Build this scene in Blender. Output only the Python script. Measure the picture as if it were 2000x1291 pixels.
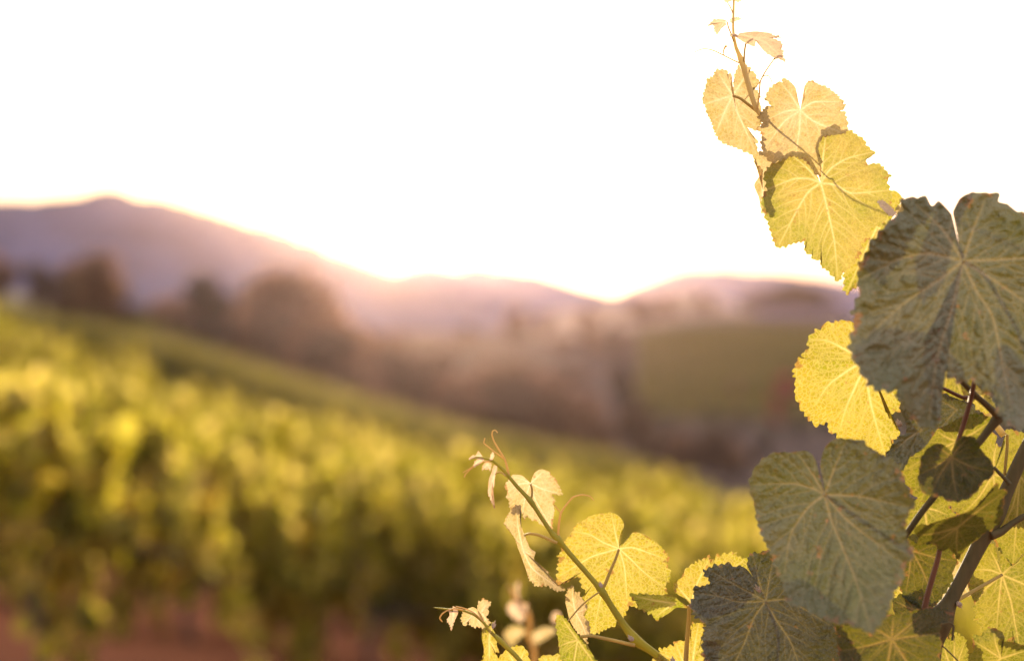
import bpy, math, random
import numpy as np
from mathutils import Vector

# ------------------------------------------------------------------ scene, camera, light
scene = bpy.context.scene
for o in list(bpy.data.objects):
    bpy.data.objects.remove(o)
COL = scene.collection
F = 50.0 / 36.0 * 2000.0          # focal length in pixels of the 2000 px wide photograph
CX, CY = 1000.0, 645.5

cam_d = bpy.data.cameras.new('camera')
cam = bpy.data.objects.new('camera', cam_d)
COL.objects.link(cam)
cam.location = (0, 0, 0)
cam.rotation_euler = (math.radians(90), 0, 0)
cam_d.lens = 50
cam_d.sensor_width = 36
cam_d.clip_start = 0.02
cam_d.clip_end = 30000
cam_d.dof.use_dof = True
cam_d.dof.focus_distance = 1.0
cam_d.dof.aperture_fstop = 2.6
scene.camera = cam

SUN_EL = 3.3
SUN_AZ = -4.0                     # degrees left of the view axis (+Y)
sd = bpy.data.lights.new('sun', 'SUN')
sd.energy = 5.0
sd.angle = math.radians(0.53)
sd.color = (1.0, 0.80, 0.52)
sun = bpy.data.objects.new('sun', sd)
COL.objects.link(sun)
e, a = math.radians(SUN_EL), math.radians(SUN_AZ)
sdir = Vector((math.sin(a) * math.cos(e), math.cos(a) * math.cos(e), math.sin(e)))
sun.rotation_euler = sdir.to_track_quat('Z', 'Y').to_euler()
sun.location = (0, 0, 50)

w = bpy.data.worlds.new('World')
scene.world = w
w.use_nodes = True
nt = w.node_tree
nt.nodes.clear()
sky = nt.nodes.new('ShaderNodeTexSky')
sky.sky_type = 'NISHITA'
sky.sun_disc = False
sky.sun_elevation = math.radians(SUN_EL)
sky.sun_rotation = math.radians(SUN_AZ)
sky.dust_density = 3.0
bg = nt.nodes.new('ShaderNodeBackground')
bg.inputs['Strength'].default_value = 0.12
nt.links.new(sky.outputs[0], bg.inputs[0])
veil = nt.nodes.new('ShaderNodeBackground')      # bright hazy evening sky, with an added mauve tint that colours the shadows
veil.inputs[0].default_value = (1.0, 0.91, 0.94, 1)
veil.inputs[1].default_value = 0.72
add = nt.nodes.new('ShaderNodeAddShader')
out = nt.nodes.new('ShaderNodeOutputWorld')
nt.links.new(bg.outputs[0], add.inputs[0])
nt.links.new(veil.outputs[0], add.inputs[1])
nt.links.new(add.outputs[0], out.inputs[0])

vs = scene.view_settings
vs.view_transform = 'Standard'
vs.look = 'None'
vs.exposure = 0.65
vs.gamma = 1
vs.use_curve_mapping = False
cy = scene.cycles
cy.use_denoising = True
cy.max_bounces = 10
cy.transmission_bounces = 6
cy.volume_bounces = 1
cy.transparent_max_bounces = 8
cy.sample_clamp_indirect = 6.0

rng = np.random.default_rng(7)
rnd = random.Random(5)

# ------------------------------------------------------------------ helpers
def link(o, parent=None):
    COL.objects.link(o)
    if parent is not None:
        o.parent = parent
    return o

def tag(o, label=None, cat=None, group=None, kind=None):
    if label: o['label'] = label
    if cat: o['category'] = cat
    if group: o['group'] = group
    if kind: o['kind'] = kind
    return o

def mesh_np(name, V, faces, mat=None, smooth=True, attrs=None):
    """faces: (n,4) or (n,3) int array, or a list of such arrays"""
    me = bpy.data.meshes.new(name)
    V = np.asarray(V, dtype=np.float32)
    if not isinstance(faces, list):
        faces = [faces]
    faces = [np.asarray(f, dtype=np.int32) for f in faces if len(f)]
    li = np.concatenate([f.ravel() for f in faces])
    tot = np.concatenate([np.full(len(f), f.shape[1], np.int32) for f in faces])
    start = np.concatenate([[0], np.cumsum(tot)[:-1]]).astype(np.int32)
    me.vertices.add(len(V)); me.vertices.foreach_set('co', V.ravel())
    me.loops.add(len(li)); me.loops.foreach_set('vertex_index', li)
    me.polygons.add(len(tot)); me.polygons.foreach_set('loop_start', start)
    me.polygons.foreach_set('loop_total', tot)
    me.polygons.foreach_set('use_smooth', np.full(len(tot), smooth))
    me.update(calc_edges=True)
    for k, arr in (attrs or {}).items():
        arr = np.asarray(arr, dtype=np.float32)
        if arr.ndim == 1:
            at = me.attributes.new(k, 'FLOAT', 'POINT'); at.data.foreach_set('value', arr)
        else:
            at = me.attributes.new(k, 'FLOAT_COLOR', 'POINT')
            at.data.foreach_set('color', np.c_[arr, np.ones(len(arr))].astype(np.float32).ravel())
    if mat: me.materials.append(mat)
    return me

def obj(name, me, parent=None, loc=(0, 0, 0)):
    o = bpy.data.objects.new(name, me)
    o.location = loc
    return link(o, parent)

def P(px, py, d):
    """a point seen at photo pixel px,py at d metres in front of the camera"""
    return np.array([(px - CX) / F * d, d, (CY - py) / F * d])

def catmull(pts, n, closed=False):
    pts = np.asarray(pts, float)
    if closed:
        q = np.vstack([pts[-1], pts, pts[0], pts[1]])
    else:
        q = np.vstack([2 * pts[0] - pts[1], pts, 2 * pts[-1] - pts[-2]])
    segs = len(q) - 3
    outp = []
    m = 12
    for i in range(segs):
        p0, p1, p2, p3 = q[i:i + 4]
        t = np.linspace(0, 1, m, endpoint=False)[:, None]
        # tension kept tight, so that traced corners stay crisp
        m1, m2 = (p2 - p0) * 0.32, (p3 - p1) * 0.32
        outp.append((2 * t**3 - 3 * t**2 + 1) * p1 + (t**3 - 2 * t**2 + t) * m1 + (-2 * t**3 + 3 * t**2) * p2 + (t**3 - t**2) * m2)
    outp = np.vstack(outp + ([] if closed else [pts[-1:]]))
    if closed: outp = np.vstack([outp, outp[:1]])
    s = np.r_[0, np.cumsum(np.linalg.norm(np.diff(outp, axis=0), axis=1))]
    u = np.linspace(0, s[-1], n, endpoint=not closed)
    return np.stack([np.interp(u, s, outp[:, k]) for k in range(outp.shape[1])], 1), s[-1]

def tube(pts, radii, seg=8, n=None, swell=None):
    """smooth tube through 3D points"""
    pts = np.asarray(pts, float)
    n = n or max(6, len(pts) * 6)
    radii = np.asarray(radii if np.ndim(radii) else [radii] * len(pts), float)
    if len(radii) == 2 and len(pts) > 2:
        radii = np.linspace(radii[0], radii[1], len(pts))
    q, _ = catmull(np.c_[pts, radii], n)
    c, r = q[:, :3], q[:, 3]
    if swell is not None:
        for s in swell:
            dd = np.linalg.norm(c - np.asarray(s), axis=1)
            r = r * (1 + 0.42 * np.exp(-(dd / (r * 2.6))**2))
    tng = np.gradient(c, axis=0)
    tng /= np.linalg.norm(tng, axis=1)[:, None] + 1e-12
    up = np.array([0.3, 0.5, 0.81])
    u = np.cross(tng, up); u /= np.linalg.norm(u, axis=1)[:, None] + 1e-9
    v = np.cross(tng, u)
    th = np.linspace(0, 2 * np.pi, seg, endpoint=False)
    V = (c[:, None, :] + r[:, None, None] * (np.cos(th)[None, :, None] * u[:, None, :] + np.sin(th)[None, :, None] * v[:, None, :])).reshape(-1, 3)
    i, j = np.meshgrid(np.arange(n - 1), np.arange(seg), indexing='ij')
    a0 = i * seg + j; b0 = i * seg + (j + 1) % seg
    Fq = np.stack([a0, b0, b0 + seg, a0 + seg], -1).reshape(-1, 4)
    V = np.vstack([V, c[:1], c[-1:]])
    k0, k1 = len(V) - 2, len(V) - 1
    jj = np.arange(seg)
    T = np.vstack([np.c_[(jj + 1) % seg, jj, np.full(seg, k0)], np.c_[(n - 1) * seg + jj, (n - 1) * seg + (jj + 1) % seg, np.full(seg, k1)]])
    return V, Fq, T

def merge(parts):
    Vs, Qs, Ts, off = [], [], [], 0
    for V, Q, T in parts:
        Vs.append(V)
        if len(Q): Qs.append(Q + off)
        if len(T): Ts.append(T + off)
        off += len(V)
    return np.vstack(Vs), (np.vstack(Qs) if Qs else np.zeros((0, 4), int)), (np.vstack(Ts) if Ts else np.zeros((0, 3), int))

def tubes_obj(name, parts, mat, parent):
    V, Q, T = merge(parts)
    return obj(name, mesh_np(name, V, [Q, T], mat), parent)

# ------------------------------------------------------------------ materials
def newmat(name):
    m = bpy.data.materials.new(name)
    m.use_nodes = True
    m.node_tree.nodes.clear()
    return m, m.node_tree.nodes, m.node_tree.links

def leaf_mat(name, c1, c2, vein, t1, t2, tvein, fac=0.5, rough=0.5, sheen=0.0, scale=1.0, vein_amt=1.0, bump=0.6, spec=0.4, net=0.34, patch=1.0, dry=0.75, relief=0.0006):
    """leaf blade: reflecting skin + light passing through, veins from the blade's own vein attribute, fine net from Voronoi"""
    m, N, L = newmat(name)
    tc = N.new('ShaderNodeTexCoord')
    av = N.new('ShaderNodeAttribute'); av.attribute_name = 'vein'
    ar = N.new('ShaderNodeAttribute'); ar.attribute_name = 'rim'
    no = N.new('ShaderNodeTexNoise'); no.inputs['Scale'].default_value = 60 * scale * patch; no.inputs['Detail'].default_value = 5
    L.new(tc.outputs['Object'], no.inputs['Vector'])
    nf = N.new('ShaderNodeTexNoise'); nf.inputs['Scale'].default_value = 900 * scale; nf.inputs['Detail'].default_value = 3
    L.new(tc.outputs['Object'], nf.inputs['Vector'])
    vo = N.new('ShaderNodeTexVoronoi'); vo.feature = 'DISTANCE_TO_EDGE'; vo.inputs['Scale'].default_value = 340 * scale
    L.new(tc.outputs['Object'], vo.inputs['Vector'])
    r = N.new('ShaderNodeMapRange'); r.inputs['From Min'].default_value = 0.0; r.inputs['From Max'].default_value = 0.16
    r.inputs['To Min'].default_value = net; r.inputs['To Max'].default_value = 0.0
    L.new(vo.outputs['Distance'], r.inputs['Value'])
    mx = N.new('ShaderNodeMath'); mx.operation = 'MAXIMUM'
    L.new(av.outputs['Fac'], mx.inputs[0]); L.new(r.outputs[0], mx.inputs[1])
    va = N.new('ShaderNodeMath'); va.operation = 'MULTIPLY'; va.inputs[1].default_value = vein_amt; va.use_clamp = True
    L.new(mx.outputs[0], va.inputs[0])
    mr = N.new('ShaderNodeMapRange'); mr.inputs['From Min'].default_value = 0.32; mr.inputs['From Max'].default_value = 0.68
    L.new(no.outputs['Fac'], mr.inputs['Value'])
    def blend(a_, b_, f):
        x = N.new('ShaderNodeMix'); x.data_type = 'RGBA'
        for s, v in ((x.inputs[6], a_), (x.inputs[7], b_)):
            if isinstance(v, tuple): s.default_value = (*v, 1)
            else: L.new(v, s)
        L.new(f, x.inputs[0]); return x.outputs[2]
    dcol = blend(blend(c1, c2, mr.outputs[0]), vein, va.outputs[0])
    tcol = blend(blend(t1, t2, mr.outputs[0]), tvein, va.outputs[0])
    # dry brown margins and a few rust spots
    n2 = N.new('ShaderNodeTexNoise'); n2.inputs['Scale'].default_value = 130 * scale; n2.inputs['Detail'].default_value = 4
    L.new(tc.outputs['Object'], n2.inputs['Vector'])
    rm = N.new('ShaderNodeMapRange'); rm.inputs['From Min'].default_value = 0.90; rm.inputs['From Max'].default_value = 1.0; rm.inputs['To Max'].default_value = 0.16
    L.new(ar.outputs['Fac'], rm.inputs['Value'])
    ad = N.new('ShaderNodeMath'); ad.operation = 'ADD'; L.new(n2.outputs['Fac'], ad.inputs[0]); L.new(rm.outputs[0], ad.inputs[1])
    st = N.new('ShaderNodeMapRange'); st.inputs['From Min'].default_value = 0.66; st.inputs['From Max'].default_value = 0.74; st.inputs['To Max'].default_value = dry
    L.new(ad.outputs[0], st.inputs['Value'])
    tcol = blend(tcol, (0.36, 0.17, 0.045), st.outputs[0]); dcol = blend(dcol, (0.20, 0.11, 0.05), st.outputs[0])
    # fine speckle of the blade tissue
    sp = N.new('ShaderNodeMapRange'); sp.inputs['From Min'].default_value = 0.3; sp.inputs['From Max'].default_value = 0.7
    sp.inputs['To Min'].default_value = 0.82; sp.inputs['To Max'].default_value = 1.12
    L.new(nf.outputs['Fac'], sp.inputs['Value'])
    hs = N.new('ShaderNodeHueSaturation'); L.new(sp.outputs[0], hs.inputs['Value']); L.new(tcol, hs.inputs['Color'])
    # bump
    bm_ = N.new('ShaderNodeMath'); bm_.operation = 'MULTIPLY_ADD'; bm_.inputs[1].default_value = -0.8
    pl = N.new('ShaderNodeMath'); pl.operation = 'MULTIPLY_ADD'; pl.inputs[1].default_value = 1.6
    fn = N.new('ShaderNodeMath'); fn.operation = 'MULTIPLY'; fn.inputs[1].default_value = .35
    L.new(nf.outputs['Fac'], fn.inputs[0])
    L.new(vo.outputs['Distance'], pl.inputs[0]); L.new(fn.outputs[0], pl.inputs[2])
    L.new(va.outputs[0], bm_.inputs[0]); L.new(pl.outputs[0], bm_.inputs[2])
    bu = N.new('ShaderNodeBump'); bu.inputs['Strength'].default_value = bump; bu.inputs['Distance'].default_value = relief
    L.new(bm_.outputs[0], bu.inputs['Height'])
    pr = N.new('ShaderNodeBsdfPrincipled'); pr.inputs['Roughness'].default_value = rough
    pr.inputs['Specular IOR Level'].default_value = spec
    pr.inputs['Sheen Weight'].default_value = sheen; pr.inputs['Sheen Roughness'].default_value = 0.4
    pr.inputs['Sheen Tint'].default_value = (1, 0.93, 0.86, 1)
    L.new(dcol, pr.inputs['Base Color']); L.new(bu.outputs[0], pr.inputs['Normal'])
    tr = N.new('ShaderNodeBsdfTranslucent'); L.new(hs.outputs[0], tr.inputs['Color']); L.new(bu.outputs[0], tr.inputs['Normal'])
    ms = N.new('ShaderNodeMixShader'); ms.inputs[0].default_value = fac
    L.new(pr.outputs[0], ms.inputs[1]); L.new(tr.outputs[0], ms.inputs[2])
    o = N.new('ShaderNodeOutputMaterial'); L.new(ms.outputs[0], o.inputs['Surface'])
    return m

M = {}
M['thin'] = leaf_mat('lit_green_leaf', (0.22, 0.20, 0.06), (0.16, 0.18, 0.04), (0.34, 0.30, 0.14), (0.50, 0.385, 0.085), (0.27, 0.29, 0.025), (0.74, 0.60, 0.26), fac=0.62, rough=0.5, sheen=0.2, patch=.4, net=.2)  # lit copy of the green leaf, extra translucency put in against shade
M['young'] = leaf_mat('young_leaf', (0.34, 0.29, 0.15), (0.30, 0.25, 0.09), (0.46, 0.40, 0.24), (0.56, 0.43, 0.21), (0.42, 0.33, 0.10), (0.74, 0.59, 0.36), fac=0.66, rough=0.6, sheen=0.5)  # young leaves' own paleness, with a lens glare wash put into the colour
M['tip'] = leaf_mat('tip_leaf', (0.40, 0.32, 0.24), (0.34, 0.26, 0.16), (0.46, 0.38, 0.26), (0.74, 0.55, 0.36), (0.68, 0.46, 0.24), (0.88, 0.68, 0.46), fac=0.6, rough=0.6, sheen=0.8)
M['gold'] = leaf_mat('golden_leaf', (0.19, 0.17, 0.035), (0.15, 0.15, 0.03), (0.32, 0.28, 0.10), (0.52, 0.41, 0.042), (0.34, 0.335, 0.022), (0.80, 0.64, 0.24), fac=0.60, rough=0.5, sheen=0.2, net=0.42, patch=.5)
M['green'] = leaf_mat('green_gold_leaf', (0.13, 0.14, 0.035), (0.10, 0.115, 0.025), (0.28, 0.25, 0.10), (0.46, 0.42, 0.035), (0.30, 0.33, 0.018), (0.78, 0.64, 0.20), fac=0.56, patch=.5, rough=0.5, sheen=0.2)
M['deep'] = leaf_mat('deep_green_leaf', (0.050, 0.056, 0.020), (0.036, 0.042, 0.014), (0.13, 0.11, 0.05), (0.16, 0.15, 0.010), (0.10, 0.10, 0.006), (0.34, 0.24, 0.05), fac=0.45, rough=0.42, net=0.2, relief=.0013)
M['mature'] = leaf_mat('mature_leaf', (0.190, 0.172, 0.090), (0.100, 0.112, 0.038), (0.33, 0.25, 0.11), (0.080, 0.074, 0.012), (0.110, 0.108, 0.012), (0.20, 0.17, 0.04), fac=0.30, rough=0.33, sheen=0.1, bump=0.9, spec=0.8, net=0.10, patch=0.3, relief=.0009)
M['darkgreen'] = leaf_mat('dark_green_leaf', (0.115, 0.100, 0.070), (0.065, 0.070, 0.030), (0.26, 0.22, 0.10), (0.05, 0.05, 0.008), (0.09, 0.09, 0.01), (0.2, 0.16, 0.04), fac=0.3, rough=0.33, sheen=0.1, bump=0.9, spec=0.7, net=0.10, patch=0.4, relief=.0011)
M['mid'] = leaf_mat('mid_green_leaf', (0.10, 0.11, 0.03), (0.075, 0.09, 0.02), (0.22, 0.20, 0.08), (0.34, 0.30, 0.022), (0.20, 0.215, 0.012), (0.60, 0.47, 0.12), fac=0.55, rough=0.5, sheen=0.1, patch=.5)
M['bract'] = leaf_mat('pale_bract', (0.5, 0.42, 0.34), (0.45, 0.36, 0.28), (0.5, 0.42, 0.34), (0.8, 0.6, 0.45), (0.8, 0.6, 0.4), (0.9, 0.7, 0.5), fac=0.4, rough=0.6, sheen=0.6)

def stem_mat(name, c1, c2, trans=0.25, scale=200, rough=0.45, sheen=0.3):
    m, N, L = newmat(name)
    tc = N.new('ShaderNodeTexCoord')
    mp = N.new('ShaderNodeMapping'); mp.inputs['Scale'].default_value = (1, 1, 0.25)
    L.new(tc.outputs['Object'], mp.inputs[0])
    no = N.new('ShaderNodeTexNoise'); no.inputs['Scale'].default_value = scale; no.inputs['Detail'].default_value = 6
    L.new(mp.outputs[0], no.inputs['Vector'])
    x = N.new('ShaderNodeMix'); x.data_type = 'RGBA'
    x.inputs[6].default_value = (*c1, 1); x.inputs[7].default_value = (*c2, 1)
    L.new(no.outputs['Fac'], x.inputs[0])
    bu = N.new('ShaderNodeBump'); bu.inputs['Strength'].default_value = 0.5; bu.inputs['Distance'].default_value = 0.0008
    L.new(no.outputs['Fac'], bu.inputs['Height'])
    pr = N.new('ShaderNodeBsdfPrincipled'); pr.inputs['Roughness'].default_value = rough
    pr.inputs['Sheen Weight'].default_value = sheen
    L.new(x.outputs[2], pr.inputs['Base Color']); L.new(bu.outputs[0], pr.inputs['Normal'])
    tr = N.new('ShaderNodeBsdfTranslucent'); L.new(x.outputs[2], tr.inputs['Color'])
    ms = N.new('ShaderNodeMixShader'); ms.inputs[0].default_value = trans
    L.new(pr.outputs[0], ms.inputs[1]); L.new(tr.outputs[0], ms.inputs[2])
    o = N.new('ShaderNodeOutputMaterial'); L.new(ms.outputs[0], o.inputs['Surface'])
    return m
M['stem'] = stem_mat('green_stem', (0.50, 0.42, 0.05), (0.38, 0.36, 0.04), 0.5, sheen=0.05)
M['stem_top'] = stem_mat('glare_pale_top_stem', (0.75, 0.62, 0.30), (0.75, 0.62, 0.28), 0.6)  # pale colour and translucency stand in for backlight glare on the stem
M['stem_pale'] = stem_mat('pale_stem', (0.80, 0.58, 0.25), (0.60, 0.42, 0.14), 0.6)
M['petiole'] = stem_mat('petiole', (0.60, 0.42, 0.12), (0.48, 0.38, 0.09), 0.45)
M['petiole_red'] = stem_mat('red_petiole', (0.20, 0.06, 0.02), (0.14, 0.06, 0.02), 0.3)
M['cane'] = stem_mat('cane', (0.135, 0.095, 0.028), (0.045, 0.038, 0.012), 0.0, 230, 0.75, 0.0)
M['bark'] = stem_mat('bark', (0.07, 0.045, 0.03), (0.035, 0.025, 0.02), 0.0, 14, 0.9)

def simple_foliage(name, cols, trans, fac=0.5, scale=6.0):
    """far foliage: each leaf gets its own tone from its object position"""
    m, N, L = newmat(name)
    at = N.new('ShaderNodeAttribute'); at.attribute_name = 'tone'
    cr = N.new('ShaderNodeValToRGB'); ct = N.new('ShaderNodeValToRGB')
    for ramp, cc in ((cr, cols), (ct, trans)):
        ramp.color_ramp.elements[0].color = (*cc[0], 1); ramp.color_ramp.elements[1].color = (*cc[-1], 1)
        if len(cc) == 3:
            q = ramp.color_ramp.elements.new(0.55); q.color = (*cc[1], 1)
        L.new(at.outputs['Fac'], ramp.inputs[0])
    pr = N.new('ShaderNodeBsdfPrincipled'); pr.inputs['Roughness'].default_value = 0.5
    L.new(cr.outputs[0], pr.inputs['Base Color'])
    tr = N.new('ShaderNodeBsdfTranslucent'); L.new(ct.outputs[0], tr.inputs['Color'])
    ms = N.new('ShaderNodeMixShader'); ms.inputs[0].default_value = fac
    L.new(pr.outputs[0], ms.inputs[1]); L.new(tr.outputs[0], ms.inputs[2])
    o = N.new('ShaderNodeOutputMaterial'); L.new(ms.outputs[0], o.inputs['Surface'])
    return m
M['vine_foliage'] = simple_foliage('vine_foliage', [(0.030, 0.034, 0.012), (0.085, 0.088, 0.025), (0.19, 0.175, 0.06)],
                                   [(0.12, 0.14, 0.010), (0.72, 0.62, 0.05), (1.0, 0.78, 0.20)], 0.66)
M['vine_far'] = simple_foliage('far_vine_foliage', [(0.07, 0.062, 0.025), (0.11, 0.095, 0.035)], [(0.18, 0.16, 0.02), (0.42, 0.34, 0.05)], 0.45)
M['tree_foliage'] = simple_foliage('tree_foliage', [(0.072, 0.052, 0.042), (0.11, 0.078, 0.058)], [(0.16, 0.09, 0.05), (0.38, 0.21, 0.10)], 0.42)
M['tree_brown'] = simple_foliage('brown_tree_foliage', [(0.10, 0.065, 0.05), (0.15, 0.095, 0.07)], [(0.26, 0.13, 0.07), (0.52, 0.27, 0.14)], 0.5)  # brown crowns, warm translucency put in to imitate the orange sun flare
M['tree_dark'] = simple_foliage('dark_tree_foliage', [(0.035, 0.028, 0.026), (0.06, 0.048, 0.036)], [(0.04, 0.03, 0.015), (0.09, 0.06, 0.03)], 0.3)
M['tree_red'] = simple_foliage('red_tree_foliage', [(0.26, 0.06, 0.05), (0.34, 0.09, 0.07)], [(0.4, 0.09, 0.06), (0.5, 0.12, 0.08)], 0.4)

def ground_mat(name, attr=True, base=(0.1, 0.08, 0.05), var=0.25, scale=0.4):
    m, N, L = newmat(name)
    tc = N.new('ShaderNodeTexCoord')
    no = N.new('ShaderNodeTexNoise'); no.inputs['Scale'].default_value = scale; no.inputs['Detail'].default_value = 10
    L.new(tc.outputs['Object'], no.inputs['Vector'])
    mr = N.new('ShaderNodeMapRange'); mr.inputs['From Min'].default_value = 0.3; mr.inputs['From Max'].default_value = 0.7
    mr.inputs['To Min'].default_value = 1 - var; mr.inputs['To Max'].default_value = 1 + var
    L.new(no.outputs['Fac'], mr.inputs['Value'])
    hs = N.new('ShaderNodeHueSaturation'); L.new(mr.outputs[0], hs.inputs['Value'])
    if attr:
        at = N.new('ShaderNodeAttribute'); at.attribute_name = 'land'
        L.new(at.outputs['Color'], hs.inputs['Color'])
    else:
        hs.inputs['Color'].default_value = (*base, 1)
    bu = N.new('ShaderNodeBump'); bu.inputs['Strength'].default_value = 0.6; bu.inputs['Distance'].default_value = 0.1
    L.new(no.outputs['Fac'], bu.inputs['Height'])
    pr = N.new('ShaderNodeBsdfPrincipled'); pr.inputs['Roughness'].default_value = 0.95; pr.inputs['Specular IOR Level'].default_value = 0.1
    L.new(hs.outputs[0], pr.inputs['Base Color']); L.new(bu.outputs[0], pr.inputs['Normal'])
    o = N.new('ShaderNodeOutputMaterial'); L.new(pr.outputs[0], o.inputs['Surface'])
    return m
M['ground'] = ground_mat('ground')
M['hill_near'] = ground_mat('haze_tinted_wooded_hill', False, (0.058, 0.070, 0.135), 0.35, 0.02)  # woods with the blue-purple haze of distance put into the base colour
M['hill_far'] = ground_mat('haze_tinted_far_hill', False, (0.095, 0.105, 0.200), 0.25, 0.01)  # lavender aerial haze painted into the hill's own colour

# ------------------------------------------------------------------ terrain
def sstep(x, a_, b_):
    t = np.clip((x - a_) / (b_ - a_), 0, 1)
    return t * t * (3 - 2 * t)

VH = 1.62                          # height of the trained vines
Y0, Y1, Y2 = 12.5, 40.0, 150.0      # first row, end of the near block, crest of the second block
GXP = np.array([-60, -13.5, -10.9, -8.6, -6.3, -2.9, 0, 6.5, 60]); GZP = np.array([9, 0.30, -0.95, -1.85, -2.4, -3.3, -3.85, -4.75, -13.0])
CXP = np.array([-120, -46, -42, -35, -27, -16.2, -5.4, 2.7, 60]); CZP = np.array([10, 4.6, 3.4, -.6, -3.2, -7.3, -10.2, -12.3, -26])
def ground_z(x, y):
    x = np.asarray(x, float); y = np.asarray(y, float)
    f0 = -1.68 - 0.20 * np.clip(x, -40, 40) - VH
    g0 = np.interp(x, GXP, GZP) - VH
    u = np.clip((y - Y0) / (Y1 - Y0), -0.45, 1)
    near = f0 * (1 - u) + g0 * u
    at1 = g0
    at2 = np.interp(x, CXP, CZP) - VH
    t = np.clip((y - Y1) / (Y2 - Y1), 0, 1)
    tt = t * 0.8 + 0.2 * t * t
    z = np.where(y <= Y1, near, at1 * (1 - tt) + at2 * tt)
    # valley behind the crest, then long slopes up to the foot of the hills
    dxn = x / np.maximum(y, 1)
    right = sstep(dxn, 0.02, 0.16)
    v250 = -24 + 0 * x
    v320 = -24 * (1 - right) - 22 * right
    v700 = (-4) * (1 - right) + 6.5 * right
    v1400 = 0 * (1 - right) + 9 * right
    def lerp(a_, b_, y0, y1): 
        t_ = np.clip((y - y0) / (y1 - y0), 0, 1); t_ = t_ * t_ * (3 - 2 * t_)
        return a_ * (1 - t_) + b_ * t_
    far = np.where(y < 240, lerp(at2, v250, Y2, 240), np.where(y < 320, lerp(v250, v320, 240, 320),
          np.where(y < 700, v320 + (v700 - v320) * np.clip((y - 320) / 380, 0, 1), lerp(v700, v1400, 700, 1400))))
    z = np.where(y <= Y2, z, far)
    r2 = x * x + y * y
    z = z + 1.0 * np.exp(-r2 / 18.0)
    z = z + 0.04 * np.sin(x * 1.7 + y * 0.6) * np.cos(y * 1.1 - x * .4) + np.clip(r2 / 40000, 0, 1) * 1.2 * np.sin(x * 0.031 + 1) * np.sin(y * 0.023)
    return z

radii = np.r_[0, np.geomspace(0.5, 9000, 230)]
radii = np.unique(np.r_[radii, np.arange(6, 160, 1.5), np.arange(160, 1000, 10)])
th = np.unique(np.r_[np.radians(np.linspace(-30, 30, 240)), np.radians(np.linspace(30, 330, 120))])
R_, T_ = np.meshgrid(radii, th, indexing='ij')
GX, GY = R_ * np.sin(T_), R_ * np.cos(T_)
GZ = ground_z(GX, GY)
nr, ntn = R_.shape
ii, jj = np.meshgrid(np.arange(nr - 1), np.arange(ntn), indexing='ij')
jn = (jj + 1) % ntn
fq = np.stack([ii * ntn + jj, ii * ntn + jn, (ii + 1) * ntn + jn, (ii + 1) * ntn + jj], -1).reshape(-1, 4)
x, y = GX.ravel(), GY.ravel()
land = np.zeros((len(x), 3))
soil = np.array([0.29, 0.105, 0.050]); grass = np.array([0.15, 0.115, 0.045]); vinegreen = np.array([0.045, 0.036, 0.012])
dry = np.array([0.40, 0.27, 0.20]); wood = np.array([0.07, 0.05, 0.045])
land[:] = soil
m_ = (sstep(y, 14, 34))[:, None]; land = land * (1 - m_) + grass * m_
m_ = (sstep(y, 150, 200))[:, None]; land = land * (1 - m_) + wood * m_
dxn = x / np.maximum(y, 1)
rows_ = 0.5 + 0.5 * np.sin(y / 9.0 + x / 30)
m_ = (sstep(dxn, 0.08, 0.12) * sstep(y, 300, 340) * (1 - sstep(y, 640, 690)))[:, None]
land = land * (1 - m_) + (vinegreen * (0.75 + 0.4 * rows_[:, None])) * m_
m_ = (sstep(y, 690, 760) * sstep(dxn, -0.02, 0.03))[:, None]; land = land * (1 - m_) + dry * m_
m_ = (sstep(y, 420, 520) * (1 - sstep(dxn, 0.0, 0.06)))[:, None] * 0.5; land = land * (1 - m_) + np.array([0.2, 0.13, 0.07]) * m_
gr = obj('ground', mesh_np('ground', np.c_[x, y, GZ.ravel()], fq, M['ground'], attrs={'land': land}))
tag(gr, kind='structure')

# ------------------------------------------------------------------ hills (ridge lines read off the photograph, built at their distance with full depth)
def hill(name, prof, D, W, mat, base=-30, amp=1.0, seed=0, nz=26):
    prof = np.array(prof, float)
    px = np.linspace(prof[0, 0], prof[-1, 0], 420)
    py = np.interp(px, prof[:, 0], prof[:, 1])
    k = np.ones(5) / 5
    py = np.convolve(np.pad(py, 2, mode='edge'), k, 'valid')
    r = np.random.default_rng(seed)
    bump = np.convolve(r.normal(0, 1, len(px) + 6), np.ones(7) / 7, 'valid') * amp * 3 + np.repeat(r.random(len(px) // 3 + 1), 3)[:len(px)] * amp * 2.2
    tx = (px - CX) / F
    top = (CY - py) / F * D + bump * D / F
    s = np.linspace(-1, 1, nz)
    prof_s = np.cos(s * np.pi / 2)**1.3
    V = []
    rr = np.random.default_rng(seed + 1)
    spur = np.convolve(rr.normal(0, 1, len(px) + 40), np.hanning(41), 'valid')
    spur /= np.abs(spur).max()
    for q, c in zip(s, prof_s):
        yy = D + q * W * (1 + 0.25 * spur * (1 - abs(q)) * 0)
        h = base + (top - base) * c
        h = h + (1 - c) * c * 60 * spur * D / 2500
        V.append(np.c_[tx * D + 0 * yy, np.full_like(tx, 1) * yy, h])
    V = np.vstack(V)
    n = len(px)
    i, j = np.meshgrid(np.arange(nz - 1), np.arange(n - 1), indexing='ij')
    f = np.stack([i * n + j, i * n + j + 1, (i + 1) * n + j + 1, (i + 1) * n + j], -1).reshape(-1, 4)
    return tag(obj(name, mesh_np(name, V, f, mat)), kind='structure')

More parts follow.
